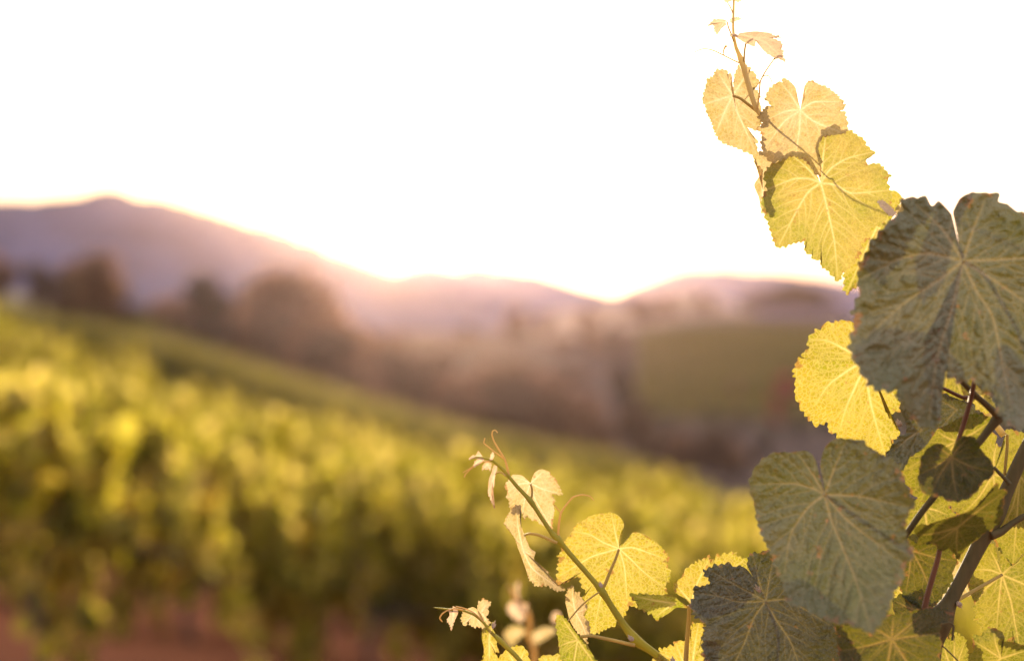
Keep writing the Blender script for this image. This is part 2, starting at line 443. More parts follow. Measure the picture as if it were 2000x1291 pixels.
hill('hill', [(-900, 520), (-500, 440), (-200, 405), (0, 397), (70, 392), (110, 394), (160, 388), (222, 384), (232, 377), (240, 366), (249, 378), (262, 385), (320, 390), (370, 402), (420, 416), (470, 430), (520, 442), (560, 455),
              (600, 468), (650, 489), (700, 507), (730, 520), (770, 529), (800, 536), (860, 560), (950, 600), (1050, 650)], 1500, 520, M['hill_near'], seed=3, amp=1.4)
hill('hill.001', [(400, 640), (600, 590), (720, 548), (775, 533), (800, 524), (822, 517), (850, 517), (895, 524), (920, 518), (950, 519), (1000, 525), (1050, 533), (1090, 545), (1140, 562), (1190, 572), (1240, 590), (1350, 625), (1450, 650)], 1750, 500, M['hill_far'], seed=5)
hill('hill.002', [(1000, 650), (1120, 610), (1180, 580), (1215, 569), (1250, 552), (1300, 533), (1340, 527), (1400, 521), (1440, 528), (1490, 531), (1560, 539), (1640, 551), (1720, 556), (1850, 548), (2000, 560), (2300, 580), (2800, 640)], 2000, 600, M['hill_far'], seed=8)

M['dry'] = ground_mat('dry_grass', False, (0.34, 0.24, 0.18), 0.25, 0.05)
hill('hill.003', [(1000, 640), (1060, 614), (1110, 604), (1150, 598), (1180, 590), (1225, 598), (1270, 590), (1310, 576), (1345, 570), (1385, 576), (1420, 596), (1480, 616), (1560, 640)], 1000, 170, M['dry'], seed=12)

# ------------------------------------------------------------------ foliage card meshes
def leaf_cloud(centers, size, r, droop=0.5, tone=None):
    """many bent five-sided leaves around the centres; returns verts, tris, tone"""
    n = len(centers)
    base = np.array([[0, -.15, 0], [.5, .1, .10], [.32, .75, .16], [0, 1.05, -.05], [-.32, .75, .16], [-.5, .1, .10], [0, .4, 0]]) - np.array([0, .4, 0])
    nrm = r.normal(0, 1, (n, 3)); nrm[:, 2] = np.abs(nrm[:, 2]) * 0.6
    nrm /= np.linalg.norm(nrm, axis=1)[:, None]
    d = r.normal(0, 1, (n, 3)); d[:, 2] -= droop
    d -= nrm * np.sum(d * nrm, 1)[:, None]; d /= np.linalg.norm(d, axis=1)[:, None]
    s = np.cross(d, nrm)
    sz = size * r.uniform(0.6, 1.25, n)
    V = centers[:, None, :] + sz[:, None, None] * (base[None, :, 0:1] * s[:, None, :] + base[None, :, 1:2] * d[:, None, :] + base[None, :, 2:3] * nrm[:, None, :])
    tri = np.array([[6, 0, 1], [6, 1, 2], [6, 2, 3], [6, 3, 4], [6, 4, 5], [6, 5, 0]])
    T = (np.arange(n)[:, None, None] * 7 + tri[None]).reshape(-1, 3)
    if tone is None: tone = r.random(n)
    return V.reshape(-1, 3), T, np.repeat(tone, 7)

SL = -0.21
def vine_foliage_pts(r, n, shoots=19, length=1.7):
    """leaves set along arching shoots that start from the cordon wire"""
    c = []
    k = max(3, n // shoots)
    for i in range(shoots):
        bx = r.uniform(-length / 2 - .1, length / 2 + .1)
        t = np.linspace(.05, 1, k) + r.uniform(-.03, .03, k)
        kindr = r.random()
        side = -1 if r.random() < .55 else 1
        lx = r.normal(0, .35)
        if kindr < .38:                      # upright, caught by the wires
            ln = r.uniform(.65, 1.15) * (1.25 if r.random() < .12 else 1)
            px = bx + lx * t * .6; py_ = side * .10 + side * .12 * t; pz = .62 + ln * t
        elif kindr < .64:                    # arching over and hanging
            hgt = r.uniform(.45, .95); out_ = r.uniform(.3, .62); ln = r.uniform(.5, 1.0)
            px = bx + lx * t; py_ = side * out_ * t; pz = .66 + hgt * np.sin(t * 2.4) * .95 - ln * .45 * t**3
        else:                                # low, trailing towards the ground
            out_ = r.uniform(.2, .5)
            px = bx + lx * 1.2 * t; py_ = side * out_ * np.sqrt(t); pz = .78 + .25 * np.sin(t * 3.1) - r.uniform(.35, .8) * t * t
        c.append(np.c_[px, py_, pz] + r.normal(0, .045, (k, 3)))
    c = np.vstack(c)
    c[:, 2] += SL * c[:, 0]
    return c

vine_meshes = []
for v in range(6):
    r = np.random.default_rng(100 + v)
    c = vine_foliage_pts(r, 1350)
    V, T, tn = leaf_cloud(c, 0.130, r, tone=r.random(len(c))**.8)
    fm = mesh_np('foliage', V, T, M['vine_foliage'], False, {'tone': tn})
    tp = []
    pts = np.array([[0, 0, -.12], [.03, .01, .2], [-.03, -.01, .45], [.02, 0, .72]]) + r.normal(0, .02, (4, 3))
    tp.append(tube(pts, [.045, .04, .035, .04], 8))
    for sgn in (-1, 1):
        q = np.array([[.02, 0, .70], [.25 * sgn, 0, .80], [.8 * sgn, 0, .82]]); q[:, 2] += SL * q[:, 0]
        tp.append(tube(q, [.03, .022, .012], 6))
    V, Q, T = merge(tp)
    tm = mesh_np('trunk', V, [Q, T], M['bark'])
    fm2 = fm.copy(); fm2.materials.clear(); fm2.materials.append(M['vine_far'])
    vine_meshes.append((fm, tm, fm2))

spots = []
yrow = Y0; k = 0
while yrow < Y2:
    half = 0.40 * yrow + 2
    xl, xr = -half, half
    if yrow > Y1:
        xr = min(half, 6 + 0.02 * (yrow - Y1))        # the second block is hidden at the right behind the first
    n = int((xr - xl) / 1.6)
    off = rnd.uniform(0, 1.6)
    for i in range(n + 1):
        xx = xl + off + i * 1.6
        if xx > xr: continue
        if yrow > 75 and xx / yrow < -0.30: continue
        spots.append((yrow, xx, k))
    yrow += 2.4; k += 1
    if Y1 + .5 < yrow < Y1 + 6: yrow = Y1 + 9.0       # the bare headland between the two blocks
spots.append((9.7, -3.25, -1))
spots.sort(key=lambda s: s[0])
first_row = sorted([s for s in spots if s[2] == 0], key=lambda s: s[1])
place_words = ['first', 'second', 'third', 'fourth', 'fifth', 'sixth', 'seventh', 'eighth', 'ninth', 'tenth', 'eleventh']
indiv = spots[:300]
rest = spots[300:]
for s in indiv:
    yy, xx, kk = s
    fm, tm, fm2 = vine_meshes[rnd.randrange(6)]
    if yy > Y1 + 5: fm = fm2
    z = float(ground_z(xx, yy))
    e_ = bpy.data.objects.new('grapevine', None); link(e_)
    e_.empty_display_size = 0.2
    e_.location = (xx, yy + rnd.uniform(-.1, .1), z)
    sc = rnd.uniform(0.9, 1.14)
    if kk == 0: dz_ = .42 if xx > -3.1 else .08; sc = rnd.uniform(1.0, 1.06) * (1.62 + dz_) / 1.62; e_.location.z -= dz_
    e_.scale = (1.0, sc, sc)
    if kk == -1:
        lab = 'bushy grapevine at the left edge, nearest of all, lit leaves hanging low'
        e_.scale = (1.15, 1.3, 1.36)
        tag(e_, lab, 'grapevine', 'grapevines in the sloping vineyard rows')
    elif kk == 0:
        vis = [q for q in first_row]
        idx = vis.index(s)
        tag(e_, 'shaded leafy grapevine, %s from the left in the front row' % place_words[min(idx, 10)], 'grapevine', 'grapevines in the sloping vineyard rows')
    elif kk <= 3:
        tag(e_, 'sunlit grapevine in the three rows just behind the shaded front row', 'grapevine', 'grapevines in the rows just behind the front row')
    elif yy < Y1:
        tag(e_, 'small blurred yellow green grapevine in the packed rows towards the vineyard crest', 'grapevine', 'grapevines in the packed middle rows')
    else:
        tag(e_, 'tiny grapevine in the rows beyond the near block, below the sloping far crest', 'grapevine', 'grapevines beyond the near block')
    obj('foliage', fm, e_)
    obj('trunk', tm, e_)

# the rest of the vineyard, too many to build one by one
r = np.random.default_rng(77)
if rest:
    Vs, Ts, Tn, off = [], [], [], 0
    for yy in np.arange(335, 640, 7.0):          # rows contouring the hillside across the valley
        xs = np.arange(.09 * yy, .46 * yy, 1.5)
        xs = np.repeat(xs, 7) + r.uniform(-.8, .8, len(xs) * 7)
        yv = yy + r.normal(0, .35, len(xs)) + 3 * np.sin(xs / 40)
        c = np.c_[xs, yv, ground_z(xs, yv) + r.uniform(.4, 2.0, len(xs))]
        V, T, tn = leaf_cloud(c, 0.95, r)
        Vs.append(V); Ts.append(T + off); Tn.append(tn); off += len(V)
    for yy, xx, kk in rest:
        c = vine_foliage_pts(r, 90, shoots=15)
        c = c + np.array([xx, yy, float(ground_z(xx, yy))])
        V, T, tn = leaf_cloud(c, 0.32, r)
        Vs.append(V); Ts.append(T + off); Tn.append(tn); off += len(V)
    tag(obj('distant_vineyard', mesh_np('distant_vineyard', np.vstack(Vs), np.vstack(Ts), M['vine_far'], False, {'tone': np.concatenate(Tn)})),
        'far vineyard rows blurred into smooth green and brown slopes below the hills', 'vineyard', kind='stuff')

# ------------------------------------------------------------------ trees
def tree_mesh(kind, seed, mat):
    r = np.random.default_rng(seed)
    H = 12.0
    pts = []
    if kind == 'round':
        lob = r.integers(9, 14)
        for i in range(lob):
            an = r.uniform(0, 6.28); rad = r.uniform(0, 3.2); zc = r.uniform(4.5, 10)
            rad *= 1 - max(0, (zc - 7) / 5)
            cc = np.array([math.cos(an) * rad, math.sin(an) * rad, zc]); sr = r.uniform(1.3, 2.4)
            q = r.normal(0, 1, (150, 3)); q /= np.linalg.norm(q, axis=1)[:, None]
            q *= (r.random(150)[:, None])**.4 * sr
            q[:, 2] *= .8
            pts.append(cc + q)
    else:
        n = 1500
        z = 1.2 + (H - 1.0) * r.random(n)**.9
        rr = (1 - (z - 1.2) / (H)) * 2.6 * (0.65 + .35 * np.abs(np.sin(z * 2.2))) * np.sqrt(r.random(n)) + .1
        an = r.uniform(0, 6.28, n)
        pts.append(np.c_[np.cos(an) * rr, np.sin(an) * rr, z - rr * .25])
    pts = np.vstack(pts)
    V, T, tn = leaf_cloud(pts, 0.62, r, 0.3)
    cm = mesh_np('crown', V, T, mat, False, {'tone': tn})
    tp = [tube([[0, 0, -.6], [.1, 0, 2], [-.1, .1, 5], [0, 0, 8.5 if kind == 'round' else 11.5]], [.32, .25, .17, .05], 8)]
    for i in range(6):
        an = r.uniform(0, 6.28); z0 = r.uniform(2.5, 6)
        ln = r.uniform(1.5, 3)
        tp.append(tube([[0, 0, z0], [math.cos(an) * ln * .5, math.sin(an) * ln * .5, z0 + ln * .4], [math.cos(an) * ln, math.sin(an) * ln, z0 + ln * .9]], [.12, .08, .03], 5))
    V, Q, T = merge(tp)
    return cm, mesh_np('trunk', V, [Q, T], M['bark'])

TR = {'round': [tree_mesh('round', 40 + i, M['tree_foliage']) for i in range(3)],
      'brown': [tree_mesh('round', 50 + i, M['tree_brown']) for i in range(3)],
      'conifer': [tree_mesh('conifer', 60 + i, M['tree_foliage']) for i in range(2)],
      'dark': [tree_mesh('round', 80 + i, M['tree_dark']) for i in range(2)],
      'red': [tree_mesh('round', 70, M['tree_red'])]}
def tree(px, D, top_py, kind, label, group=None, wide=1.0, name='tree', ztop=None):
    x = (px - CX) / F * D
    z = float(ground_z(x, D))
    h = (CY - top_py) / F * D - z
    h = max(h, 5)
    cm, tm = rnd.choice(TR[kind])
    e_ = bpy.data.objects.new(name, None); link(e_)
    e_.location = (x, D, z)
    s = h / 11.6
    e_.scale = (s * wide, s * wide, s)
    e_.rotation_euler = (0, 0, rnd.uniform(0, 6.28))
    tag(e_, label, 'tree', group)
    obj('crown', cm, e_); obj('trunk', tm, e_)
    return e_

# left edge clump on the far end of the second block
tree(-20, 100, 505, 'brown', 'brown blurred tree cut by the left edge above the vines', wide=1.2)
tree(70, 104, 500, 'round', 'slim brownish tree second from the left edge, left of the broad tree', wide=.75)
tree(172, 118, 478, 'brown', 'broad brown tree standing against the purple hill at left', wide=1.25)
tree(228, 122, 540, 'round', 'low tree at the right foot of the broad brown tree', wide=1.1)
tree(120, 98, 590, 'round', 'low dark tree below the left clump beside the sunlit rows', wide=1.2)
tree(392, 185, 528, 'dark', 'dark rounded tree standing alone right of the pale gap in the left trees', wide=.9)
tree(440, 200, 560, 'brown', 'reddish brown tree leaning on the lone dark rounded tree', wide=1.0)
tree(330, 210, 575, 'brown', 'small brown tree left of the lone dark rounded tree', wide=.9)
# valley belt
belt = 'trees filling the valley behind the vineyard crest'
bl_lab = {'brown': 'brownish blurred tree in the hazy valley belt behind the vineyard crest', 'round': 'dark blurred tree in the shaded valley belt behind the vineyard crest'}
for i in range(46):
    px = 480 + i * 21.5 + rnd.uniform(-14, 14)
    D = rnd.uniform(190, 300)
    line = np.interp(px, [480, 620, 800, 1000, 1200, 1500], [590, 640, 690, 730, 800, 860])
    top = line + rnd.uniform(-45, 50)
    kd = rnd.choice(['round', 'brown'])
    tree(px, D, top, kd, bl_lab[kd], belt, wide=rnd.uniform(.8, 1.25))
sl_lab = 'small hazy tree on the slope between the valley belt and the middle hill'
for i in range(34):
    px = rnd.uniform(470, 1230); D = rnd.uniform(330, 680)
    x_ = (px - CX) / F * D; z_ = float(ground_z(x_, D))
    top = CY - (z_ + rnd.uniform(7, 14)) / D * F
    kd = rnd.choice(['round', 'brown', 'brown'])
    tree(px, D, top, kd, sl_lab, 'hazy trees on the middle slope', wide=rnd.uniform(.9, 1.4))
tree(560, 260, 520, 'brown', 'tall hazy orange brown tree below the left hill shoulder near the sun glow', wide=1.1)
tree(640, 300, 545, 'brown', 'hazy brown tree right of the tall orange brown one under the sun glow', wide=1.1)
# right slope
tree(1215, 300, 700, 'dark', 'dark upright tree in mid valley at the foot of the right vineyard slope', wide=.7)
for i, (px, D, tp) in enumerate([(1330, 280, 850), (1390, 285, 845), (1450, 290, 850), (1500, 275, 870), (1560, 280, 840), (1280, 270, 830), (1420, 250, 880), (1620, 290, 830), (1700, 280, 830), (1800, 280, 840), (1900, 290, 840), (1990, 280, 830), (1360, 255, 890), (1480, 250, 895)]):
    tree(px, D, tp, 'dark', 'dark tree along the foot of the right vineyard slope', 'trees at the foot of the right slope', wide=1.3)
tree(1535, 330, 730, 'red', 'reddish tree glowing left of the yellow leaf at right', wide=1.0)
tree(1515, 310, 800, 'red', 'lower reddish tree in front of the taller reddish tree', wide=1.1)
tree(1440, 360, 740, 'brown', 'pale grey brown slender tree on the right vineyard slope', wide=.7)
for i, (px, D, tp) in enumerate([(1462, 700, 580), (1484, 705, 568), (1508, 690, 560), (1532, 700, 556), (1552, 690, 548), (1574, 700, 566), (1600, 690, 562), (1628, 700, 585)]):
    tree(px, D, tp, 'dark', 'dark tree in the clump on top of the right slope', 'clump on top of the right slope', wide=2.2)
for i, (px, D, tp) in enumerate([(1245, 720, 575), (1265, 715, 590), (1320, 730, 598), (1370, 730, 572), (1385, 760, 580), (1300, 900, 575), (1150, 700, 600), (1010, 640, 600), (1060, 640, 612)]):
    tree(px, D, tp, 'brown', 'small hazy tree among the pale fields below the right hill', 'hazy trees among the pale fields', wide=1.2)

# ------------------------------------------------------------------ foreground grape shoots
def root(name, label, cat, at, group=None):
    e_ = bpy.data.objects.new(name, None); link(e_)
    e_.empty_display_size = 0.02
    e_.location = tuple(at)
    e_.matrix_parent_inverse.identity()
    tag(e_, label, cat, group)
    return e_

def shift(V, rt):
    o = rt
    while o is not None:
        V = V - np.array(o.location); o = o.parent
    return V

LEAFSEED = [0]
def leaf(rt, pts, J, d, mat, veins=(), tilt=(0, 0), tooth=(15, 5), cup=0.0, ruf=1.0, fold=None, label=None, closed=None, vein_px=2.6, bulge=0.0012, name='leaf', C=None, res=3.0):
    """grape leaf traced as an outline round its petiole joint J (photo pixels), set d metres away on its own tilted,
    cupped and puckered surface; tilt in metres of depth per metre across/up"""
    LEAFSEED[0] += 1
    r = np.random.default_rng(LEAFSEED[0] * 13 + 1)
    J = np.array(J, float)
    pts = np.array(pts, float)
    VJ = J.copy()
    if C is not None: J = np.array(C, float)      # the blade mesh radiates from C, the veins from the joint
    if closed is None:                # open when the outline starts and ends beside the joint (sinus)
        size = np.linalg.norm(pts - J, axis=1).max()
        closed = np.linalg.norm(pts[0] - J) > size * 0.35 or np.linalg.norm(pts[-1] - J) > size * 0.35
    _, per = catmull(pts, 10, closed)
    n = int(np.clip(per / (res * .6), 60, 700))
    B, per = catmull(pts, n, closed)
    if closed:
        nxt, prv = np.roll(B, -1, 0), np.roll(B, 1, 0)
    else:
        nxt = np.vstack([B[1:], B[-1:]]); prv = np.vstack([B[:1], B[:-1]])
    tg = nxt - prv; tg /= np.linalg.norm(tg, axis=1)[:, None] + 1e-9
    nr_ = np.c_[tg[:, 1], -tg[:, 0]]
    sgn = np.sign(np.sum(nr_ * (B - J), 1).sum())
    nr_ *= sgn
    s = np.arange(n) / n * per
    # teeth of uneven width, rounded flank and steep flank
    per_t, amp = tooth
    nt_ = max(2, int(per / per_t)); amp = amp * 1.75
    edges = np.cumsum(r.uniform(.55, 1.45, nt_)); edges = edges / edges[-1] * per
    heights = r.uniform(.45, 1.25, nt_)
    ti = np.clip(np.searchsorted(edges, s), 0, nt_ - 1)
    lo = np.r_[0, edges[:-1]][ti]
    fr = (s - lo) / (edges[ti] - lo + 1e-9)
    saw = np.where(fr < .68, (fr / .68)**.8, (1 - fr) / .32) * heights[ti]
    rad = np.linalg.norm(B - J, axis=1); rmax = rad.max()
    wgt = sstep(rad / rmax, .3, .6)
    off = (saw[:, None] - .35) * amp * nr_ * wgt[:, None]
    K = int(np.clip(rmax / res, 12, 64))
    t = (np.arange(1, K + 1) / K)
    t = 1 - (1 - t)**1.15
    X = J + (B - J)[None] * t[:, None, None] + off[None] * (t**7)[:, None, None]
    X = X.reshape(-1, 2)
    tt = np.repeat(t, n)
    X = np.vstack([X, J[None]]); tt = np.r_[tt, 0]
    # --- veins
    segs = []      # x0,y0,x1,y1,w0,w1
    for v in veins:
        v = [VJ] + [np.array(q, float) for q in (v if isinstance(v[0], (tuple, list)) else [v])]
        if len(v) == 2:
            mid = (v[0] + v[1]) / 2; dv = v[1] - v[0]
            v = [v[0], mid + np.array([-dv[1], dv[0]]) * r.uniform(-.06, .06), v[1]]
        cv, L_ = catmull(v, 14)
        for i in range(13):
            f0, f1 = i / 13, (i + 1) / 13
            segs.append((*cv[i], *cv[i + 1], 1.25 - f0, 1.25 - f1))
        nb = max(2, int(L_ / (30 if mat not in ('mature', 'deep') else 44)))
        for b in range(nb):
            f = .16 + .74 * (b + r.uniform(-.15, .15)) / nb
            i = int(np.clip(f * 13, 0, 12)); p0 = cv[i]; dv = cv[i + 1] - cv[i]; dv /= np.linalg.norm(dv) + 1e-9
            for sg in (-1, 1):
                an = sg * r.uniform(.68, .95)
                ca, sa = math.cos(an), math.sin(an)
                dd = np.array([dv[0] * ca - dv[1] * sa, dv[0] * sa + dv[1] * ca])
                ln = L_ * (1 - f) * r.uniform(.55, .8) + 8
                p = p0.copy()
                for q in range(5):
                    an2 = -sg * .09
                    dd = np.array([dd[0] * math.cos(an2) - dd[1] * math.sin(an2), dd[0] * math.sin(an2) + dd[1] * math.cos(an2)])
                    p2 = p + dd * ln / 5
                    segs.append((*p, *p2, .40 * (1 - q / 6), .40 * (1 - (q + 1) / 6)))
                    if q in (1, 3):           # third order
                        a3 = sg * .8; d3 = np.array([dd[0] * math.cos(a3) - dd[1] * math.sin(a3), dd[0] * math.sin(a3) + dd[1] * math.cos(a3)])
                        segs.append((*p2, *(p2 + d3 * ln * .28), .16, .05))
                    p = p2
    vein = np.zeros(len(X)); dmin = np.full(len(X), 1e3)
    for x0, y0, x1, y1, w0, w1 in segs:
        ex, ey = x1 - x0, y1 - y0
        l2 = ex * ex + ey * ey + 1e-9
        u = np.clip(((X[:, 0] - x0) * ex + (X[:, 1] - y0) * ey) / l2, 0, 1)
        ds = np.hypot(X[:, 0] - x0 - u * ex, X[:, 1] - y0 - u * ey)
        ww = w0 + (w1 - w0) * u
        vein = np.maximum(vein, np.clip(.12 + ww * 1.1, 0, 1) * np.exp(-(ds / (vein_px * (.5 + .5 * ww)))**2))
        dmin = np.minimum(dmin, ds / (.4 + ww))
    # --- depth of the blade
    ppm = F / d
    U = (X - J) / ppm                     # metres across
    rm = rmax / ppm
    D = d + tilt[0] * U[:, 0] - tilt[1] * U[:, 1]
    rr = np.hypot(U[:, 0], U[:, 1]) / rm
    an = np.arctan2(U[:, 1], U[:, 0])
    D += cup * rm * rr**2
    ph = r.uniform(0, 6.28, 4)
    D += ruf * rm * rr**2.2 * (.05 * np.sin(3 * an + ph[0]) + .045 * np.sin(5 * an + ph[1]) + .02 * np.sin(9 * an + ph[2]) + .012 * np.sin(17 * an + ph[3]))
    if segs:
        D -= bulge * (1 - np.exp(-(dmin / 16.0)**2)) * np.clip(rr * 3, 0, 1)
    D += bulge * .16 * (np.sin(U[:, 0] * 520 + 2 * np.sin(U[:, 1] * 300)) * np.sin(U[:, 1] * 610 + 1.5 * np.sin(U[:, 0] * 260)))
    if fold is not None:
        x0, y0, x1, y1, k = fold
        L_ = math.hypot(x1 - x0, y1 - y0)
        sd_ = ((X[:, 0] - x0) * (y1 - y0) - (X[:, 1] - y0) * (x1 - x0)) / L_ / ppm
        D += k * np.sqrt(sd_**2 + (.0015)**2)
    V = np.c_[(X[:, 0] - CX) / F * D, D, (CY - X[:, 1]) / F * D]
    c = len(V) - 1
    kk, i_ = np.meshgrid(np.arange(K - 1), np.arange(n if closed else n - 1), indexing='ij')
    i2 = (i_ + 1) % n
    Q = np.stack([kk * n + i_, kk * n + i2, (kk + 1) * n + i2, (kk + 1) * n + i_], -1).reshape(-1, 4)
    i_ = np.arange(n if closed else n - 1)
    T = np.stack([np.full(len(i_), c), (i_ + 1) % n, i_], -1)
    Jw = V[c].copy()
    V = shift(V, rt)
    o = obj(name, mesh_np(name, V, [Q, T], M[mat], True, {'vein': vein, 'rim': tt}), rt)
    if label: o['label'] = label
    return o, Jw

def px3(seq, d):
    """pixel path -> 3D points; entries (x, y) or (x, y, depth)"""
    return np.array([P(q[0], q[1], q[2] if len(q) > 2 else d) for q in seq])

def stem(rt, seq, d, w, mat, name='stem', nodes=(), parent=None, seg=10, label=None, hairs=False):
    pr = parent or rt
    pts = px3(seq, d)
    wr = np.array(w if np.ndim(w) else [w, w], float)
    wr = np.interp(np.linspace(0, 1, len(pts)), np.linspace(0, 1, len(wr)), wr) / 2 / F * pts[:, 1]
    V, Q, T = tube(pts, wr, seg, n=len(pts) * 10, swell=[P(*n_) if len(n_) == 3 else P(*n_, d) for n_ in nodes])
    V = shift(V, pr)
    o = obj(name, mesh_np(name, V, [Q, T], M[mat]), pr)
    if label: o['label'] = label
    return o

def bud(rt, px, py, d, L_, ang, wd=.45, mat='bract'):
    """small pointed bud with overlapping scales"""
    parts = []
    for k_, (da, s_) in enumerate([(0, 1), (.35, .8), (-.35, .7)]):
        a_ = ang + da
        q = [(px, py), (px + math.cos(a_) * L_ * .45 * s_, py - math.sin(a_) * L_ * .45 * s_), (px + math.cos(a_) * L_ * s_, py - math.sin(a_) * L_ * s_)]
        p3 = px3(q, d)
        p3[:, 1] -= .0006 * k_
        parts.append(tube(p3, np.array([L_ * wd * .35, L_ * wd * .5, .4]) / F * d, 8))
    V, Q, T = merge(parts)
    return obj('bud', mesh_np('bud', shift(V, rt), [Q, T], M[mat]), rt)

# ---------- tall shoot
rt = root('grapevine_shoot', 'tall young shoot reaching the top edge, pale golden leaves against white sky', 'vine shoot', P(1960, 850, 1.0))
stem(rt, [(1434, -30), (1433, 10), (1432, 60), (1437, 92), (1449, 121), (1460, 160), (1469, 190), (1479, 217), (1512, 258, 1.006), (1560, 306, 1.008), (1598, 350, 1.014), (1566, 360, 1.07), (1538, 376, 1.12), (1536, 405, 1.17), (1575, 450, 1.27), (1660, 520, 1.38), (1760, 600, 1.32), (1850, 700, 1.12), (1900, 770, 1.02), (1960, 850, 1.0)], 1.0,
     [4, 4.5, 5, 7, 10, 10, 10, 5, 3.4, 3, 3, 3, 3, 3, 4, 5, 7, 10, 14], 'stem_top', nodes=[(1449, 121), (1479, 217)])
leaf(rt, [(1414, 3), (1418, -8), (1432, -16), (1444, -8), (1449, 0), (1440, 5), (1433, 1), (1427, 3), (1420, 6)], (1431, -4), 1.0, 'tip', tooth=(6, 1.5), veins=[(1416, 2), (1447, 0)], label='topmost tiny leaf cut by the top edge', res=1.5)
leaf(rt, [(1421, 43), (1415, 39), (1405, 38), (1396, 39), (1389, 43), (1382, 51), (1390, 47), (1394, 52), (1396, 62), (1401, 69), (1405, 60), (1412, 54), (1419, 49)], (1417, 43), .995, 'tip', tilt=(.6, .4), tooth=(6, 1.5), veins=[(1385, 48), (1401, 66), (1394, 42)], label='small pale leaf left of the stem near the top', res=1.5)
leaf(rt, [(1421, 43), (1429, 36), (1440, 34), (1449, 37), (1442, 41), (1436, 42), (1430, 46), (1425, 43)], (1427, 40), 1.003, 'tip', tilt=(.5, -.4), tooth=(6, 1.5), veins=[(1448, 37)], label='tiny pale leaf behind the stem near the top', res=1.5)
stem(rt, [(1420, 43), (1423, 55), (1428, 67), (1433, 82)], .998, [2.2, 3], 'petiole', 'petiole')
o, _ = leaf(rt, [(1424, 70), (1433, 67), (1442, 69), (1443, 66), (1461, 63), (1479, 62), (1503, 65), (1512, 70), (1526, 73), (1508, 74), (1523, 81), (1529, 89), (1526, 95), (1530, 101), (1529, 109), (1536, 123), (1526, 117), (1513, 114), (1502, 107), (1492, 100), (1485, 90), (1479, 81), (1476, 82), (1474, 92), (1461, 87), (1451, 82), (1440, 75), (1432, 70)],
     (1472, 76), .995, 'tip', veins=[[(1495, 84), (1533, 119)], [(1500, 76), (1527, 88)], (1432, 69), (1474, 90), (1515, 72)], tilt=(.3, .9), tooth=(8, 2.2), fold=(1440, 68, 1530, 110, .5), label='pale leaf seen edge on, pointing right under the tip', res=2)
stem(o, [(1453, 121), (1454, 104), (1457, 86), (1470, 77)], .998, [4, 3], 'petiole', 'petiole')
stem(rt, [(1447, 125), (1430, 117), (1414, 109), (1398, 101), (1386, 97), (1374, 96), (1364, 99), (1355, 103)], 1.0, [2.6, 1.2], 'stem_pale', 'tendril')
stem(rt, [(1414, 109), (1413, 100), (1416, 93), (1419, 90)], 1.0, [1.5, 4.5], 'stem_pale', 'tendril', label='short tendril ending in a bead')
stem(rt, [(1432, 28), (1426, 14), (1421, 6)], 1.0, [2.4, 1.5], 'stem_pale', 'tendril')
stem(rt, [(1479, 214), (1483, 185), (1485, 160), (1494, 142), (1504, 127), (1512, 116)], .997, [3.4, 2], 'stem_pale', 'tendril')
stem(rt, [(1488, 152), (1494, 148), (1501, 149), (1507, 158), (1508, 170)], .997, [1.8, 1.2], 'stem_pale', 'tendril')
stem(rt, [(1511, 117), (1517, 112), (1524, 113)], .995, [3, 6], 'stem', 'tendril', seg=8)
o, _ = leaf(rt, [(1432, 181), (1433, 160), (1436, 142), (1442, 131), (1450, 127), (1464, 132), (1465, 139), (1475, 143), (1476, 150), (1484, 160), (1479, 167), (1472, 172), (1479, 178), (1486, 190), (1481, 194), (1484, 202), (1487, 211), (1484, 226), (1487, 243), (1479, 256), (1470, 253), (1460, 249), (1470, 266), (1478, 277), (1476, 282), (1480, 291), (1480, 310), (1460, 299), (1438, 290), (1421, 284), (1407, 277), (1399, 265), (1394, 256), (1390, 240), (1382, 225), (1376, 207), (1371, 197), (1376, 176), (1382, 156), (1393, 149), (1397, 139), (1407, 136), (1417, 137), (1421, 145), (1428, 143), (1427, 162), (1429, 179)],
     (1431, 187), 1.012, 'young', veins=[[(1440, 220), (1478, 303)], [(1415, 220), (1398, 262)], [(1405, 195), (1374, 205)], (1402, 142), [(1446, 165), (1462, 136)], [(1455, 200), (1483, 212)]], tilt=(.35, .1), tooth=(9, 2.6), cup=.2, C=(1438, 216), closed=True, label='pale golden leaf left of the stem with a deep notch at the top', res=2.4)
stem(o, [(1479, 218), (1462, 205), (1446, 193), (1431, 187)], 1.006, [6.5, 5], 'petiole', 'petiole')
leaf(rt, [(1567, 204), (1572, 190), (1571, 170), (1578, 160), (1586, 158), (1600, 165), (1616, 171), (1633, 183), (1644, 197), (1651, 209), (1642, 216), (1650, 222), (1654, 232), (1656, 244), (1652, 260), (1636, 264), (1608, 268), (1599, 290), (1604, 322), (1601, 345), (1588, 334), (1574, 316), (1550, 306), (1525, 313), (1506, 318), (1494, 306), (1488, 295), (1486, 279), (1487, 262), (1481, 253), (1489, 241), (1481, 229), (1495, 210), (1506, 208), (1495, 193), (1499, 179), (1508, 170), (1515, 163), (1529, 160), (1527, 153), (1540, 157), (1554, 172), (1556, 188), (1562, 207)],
     (1563, 216), .992, 'young', veins=[[(1562, 250), (1555, 300)], [(1530, 240), (1498, 285)], [(1535, 218), (1498, 235)], (1525, 162), [(1590, 200), (1640, 200)], [(1590, 238), (1650, 262)], (1582, 162)], tilt=(-.2, .2), tooth=(10, 3), fold=(1563, 216, 1552, 320, .12), label='pale golden leaf right of the stem above the large green one', res=2.4)
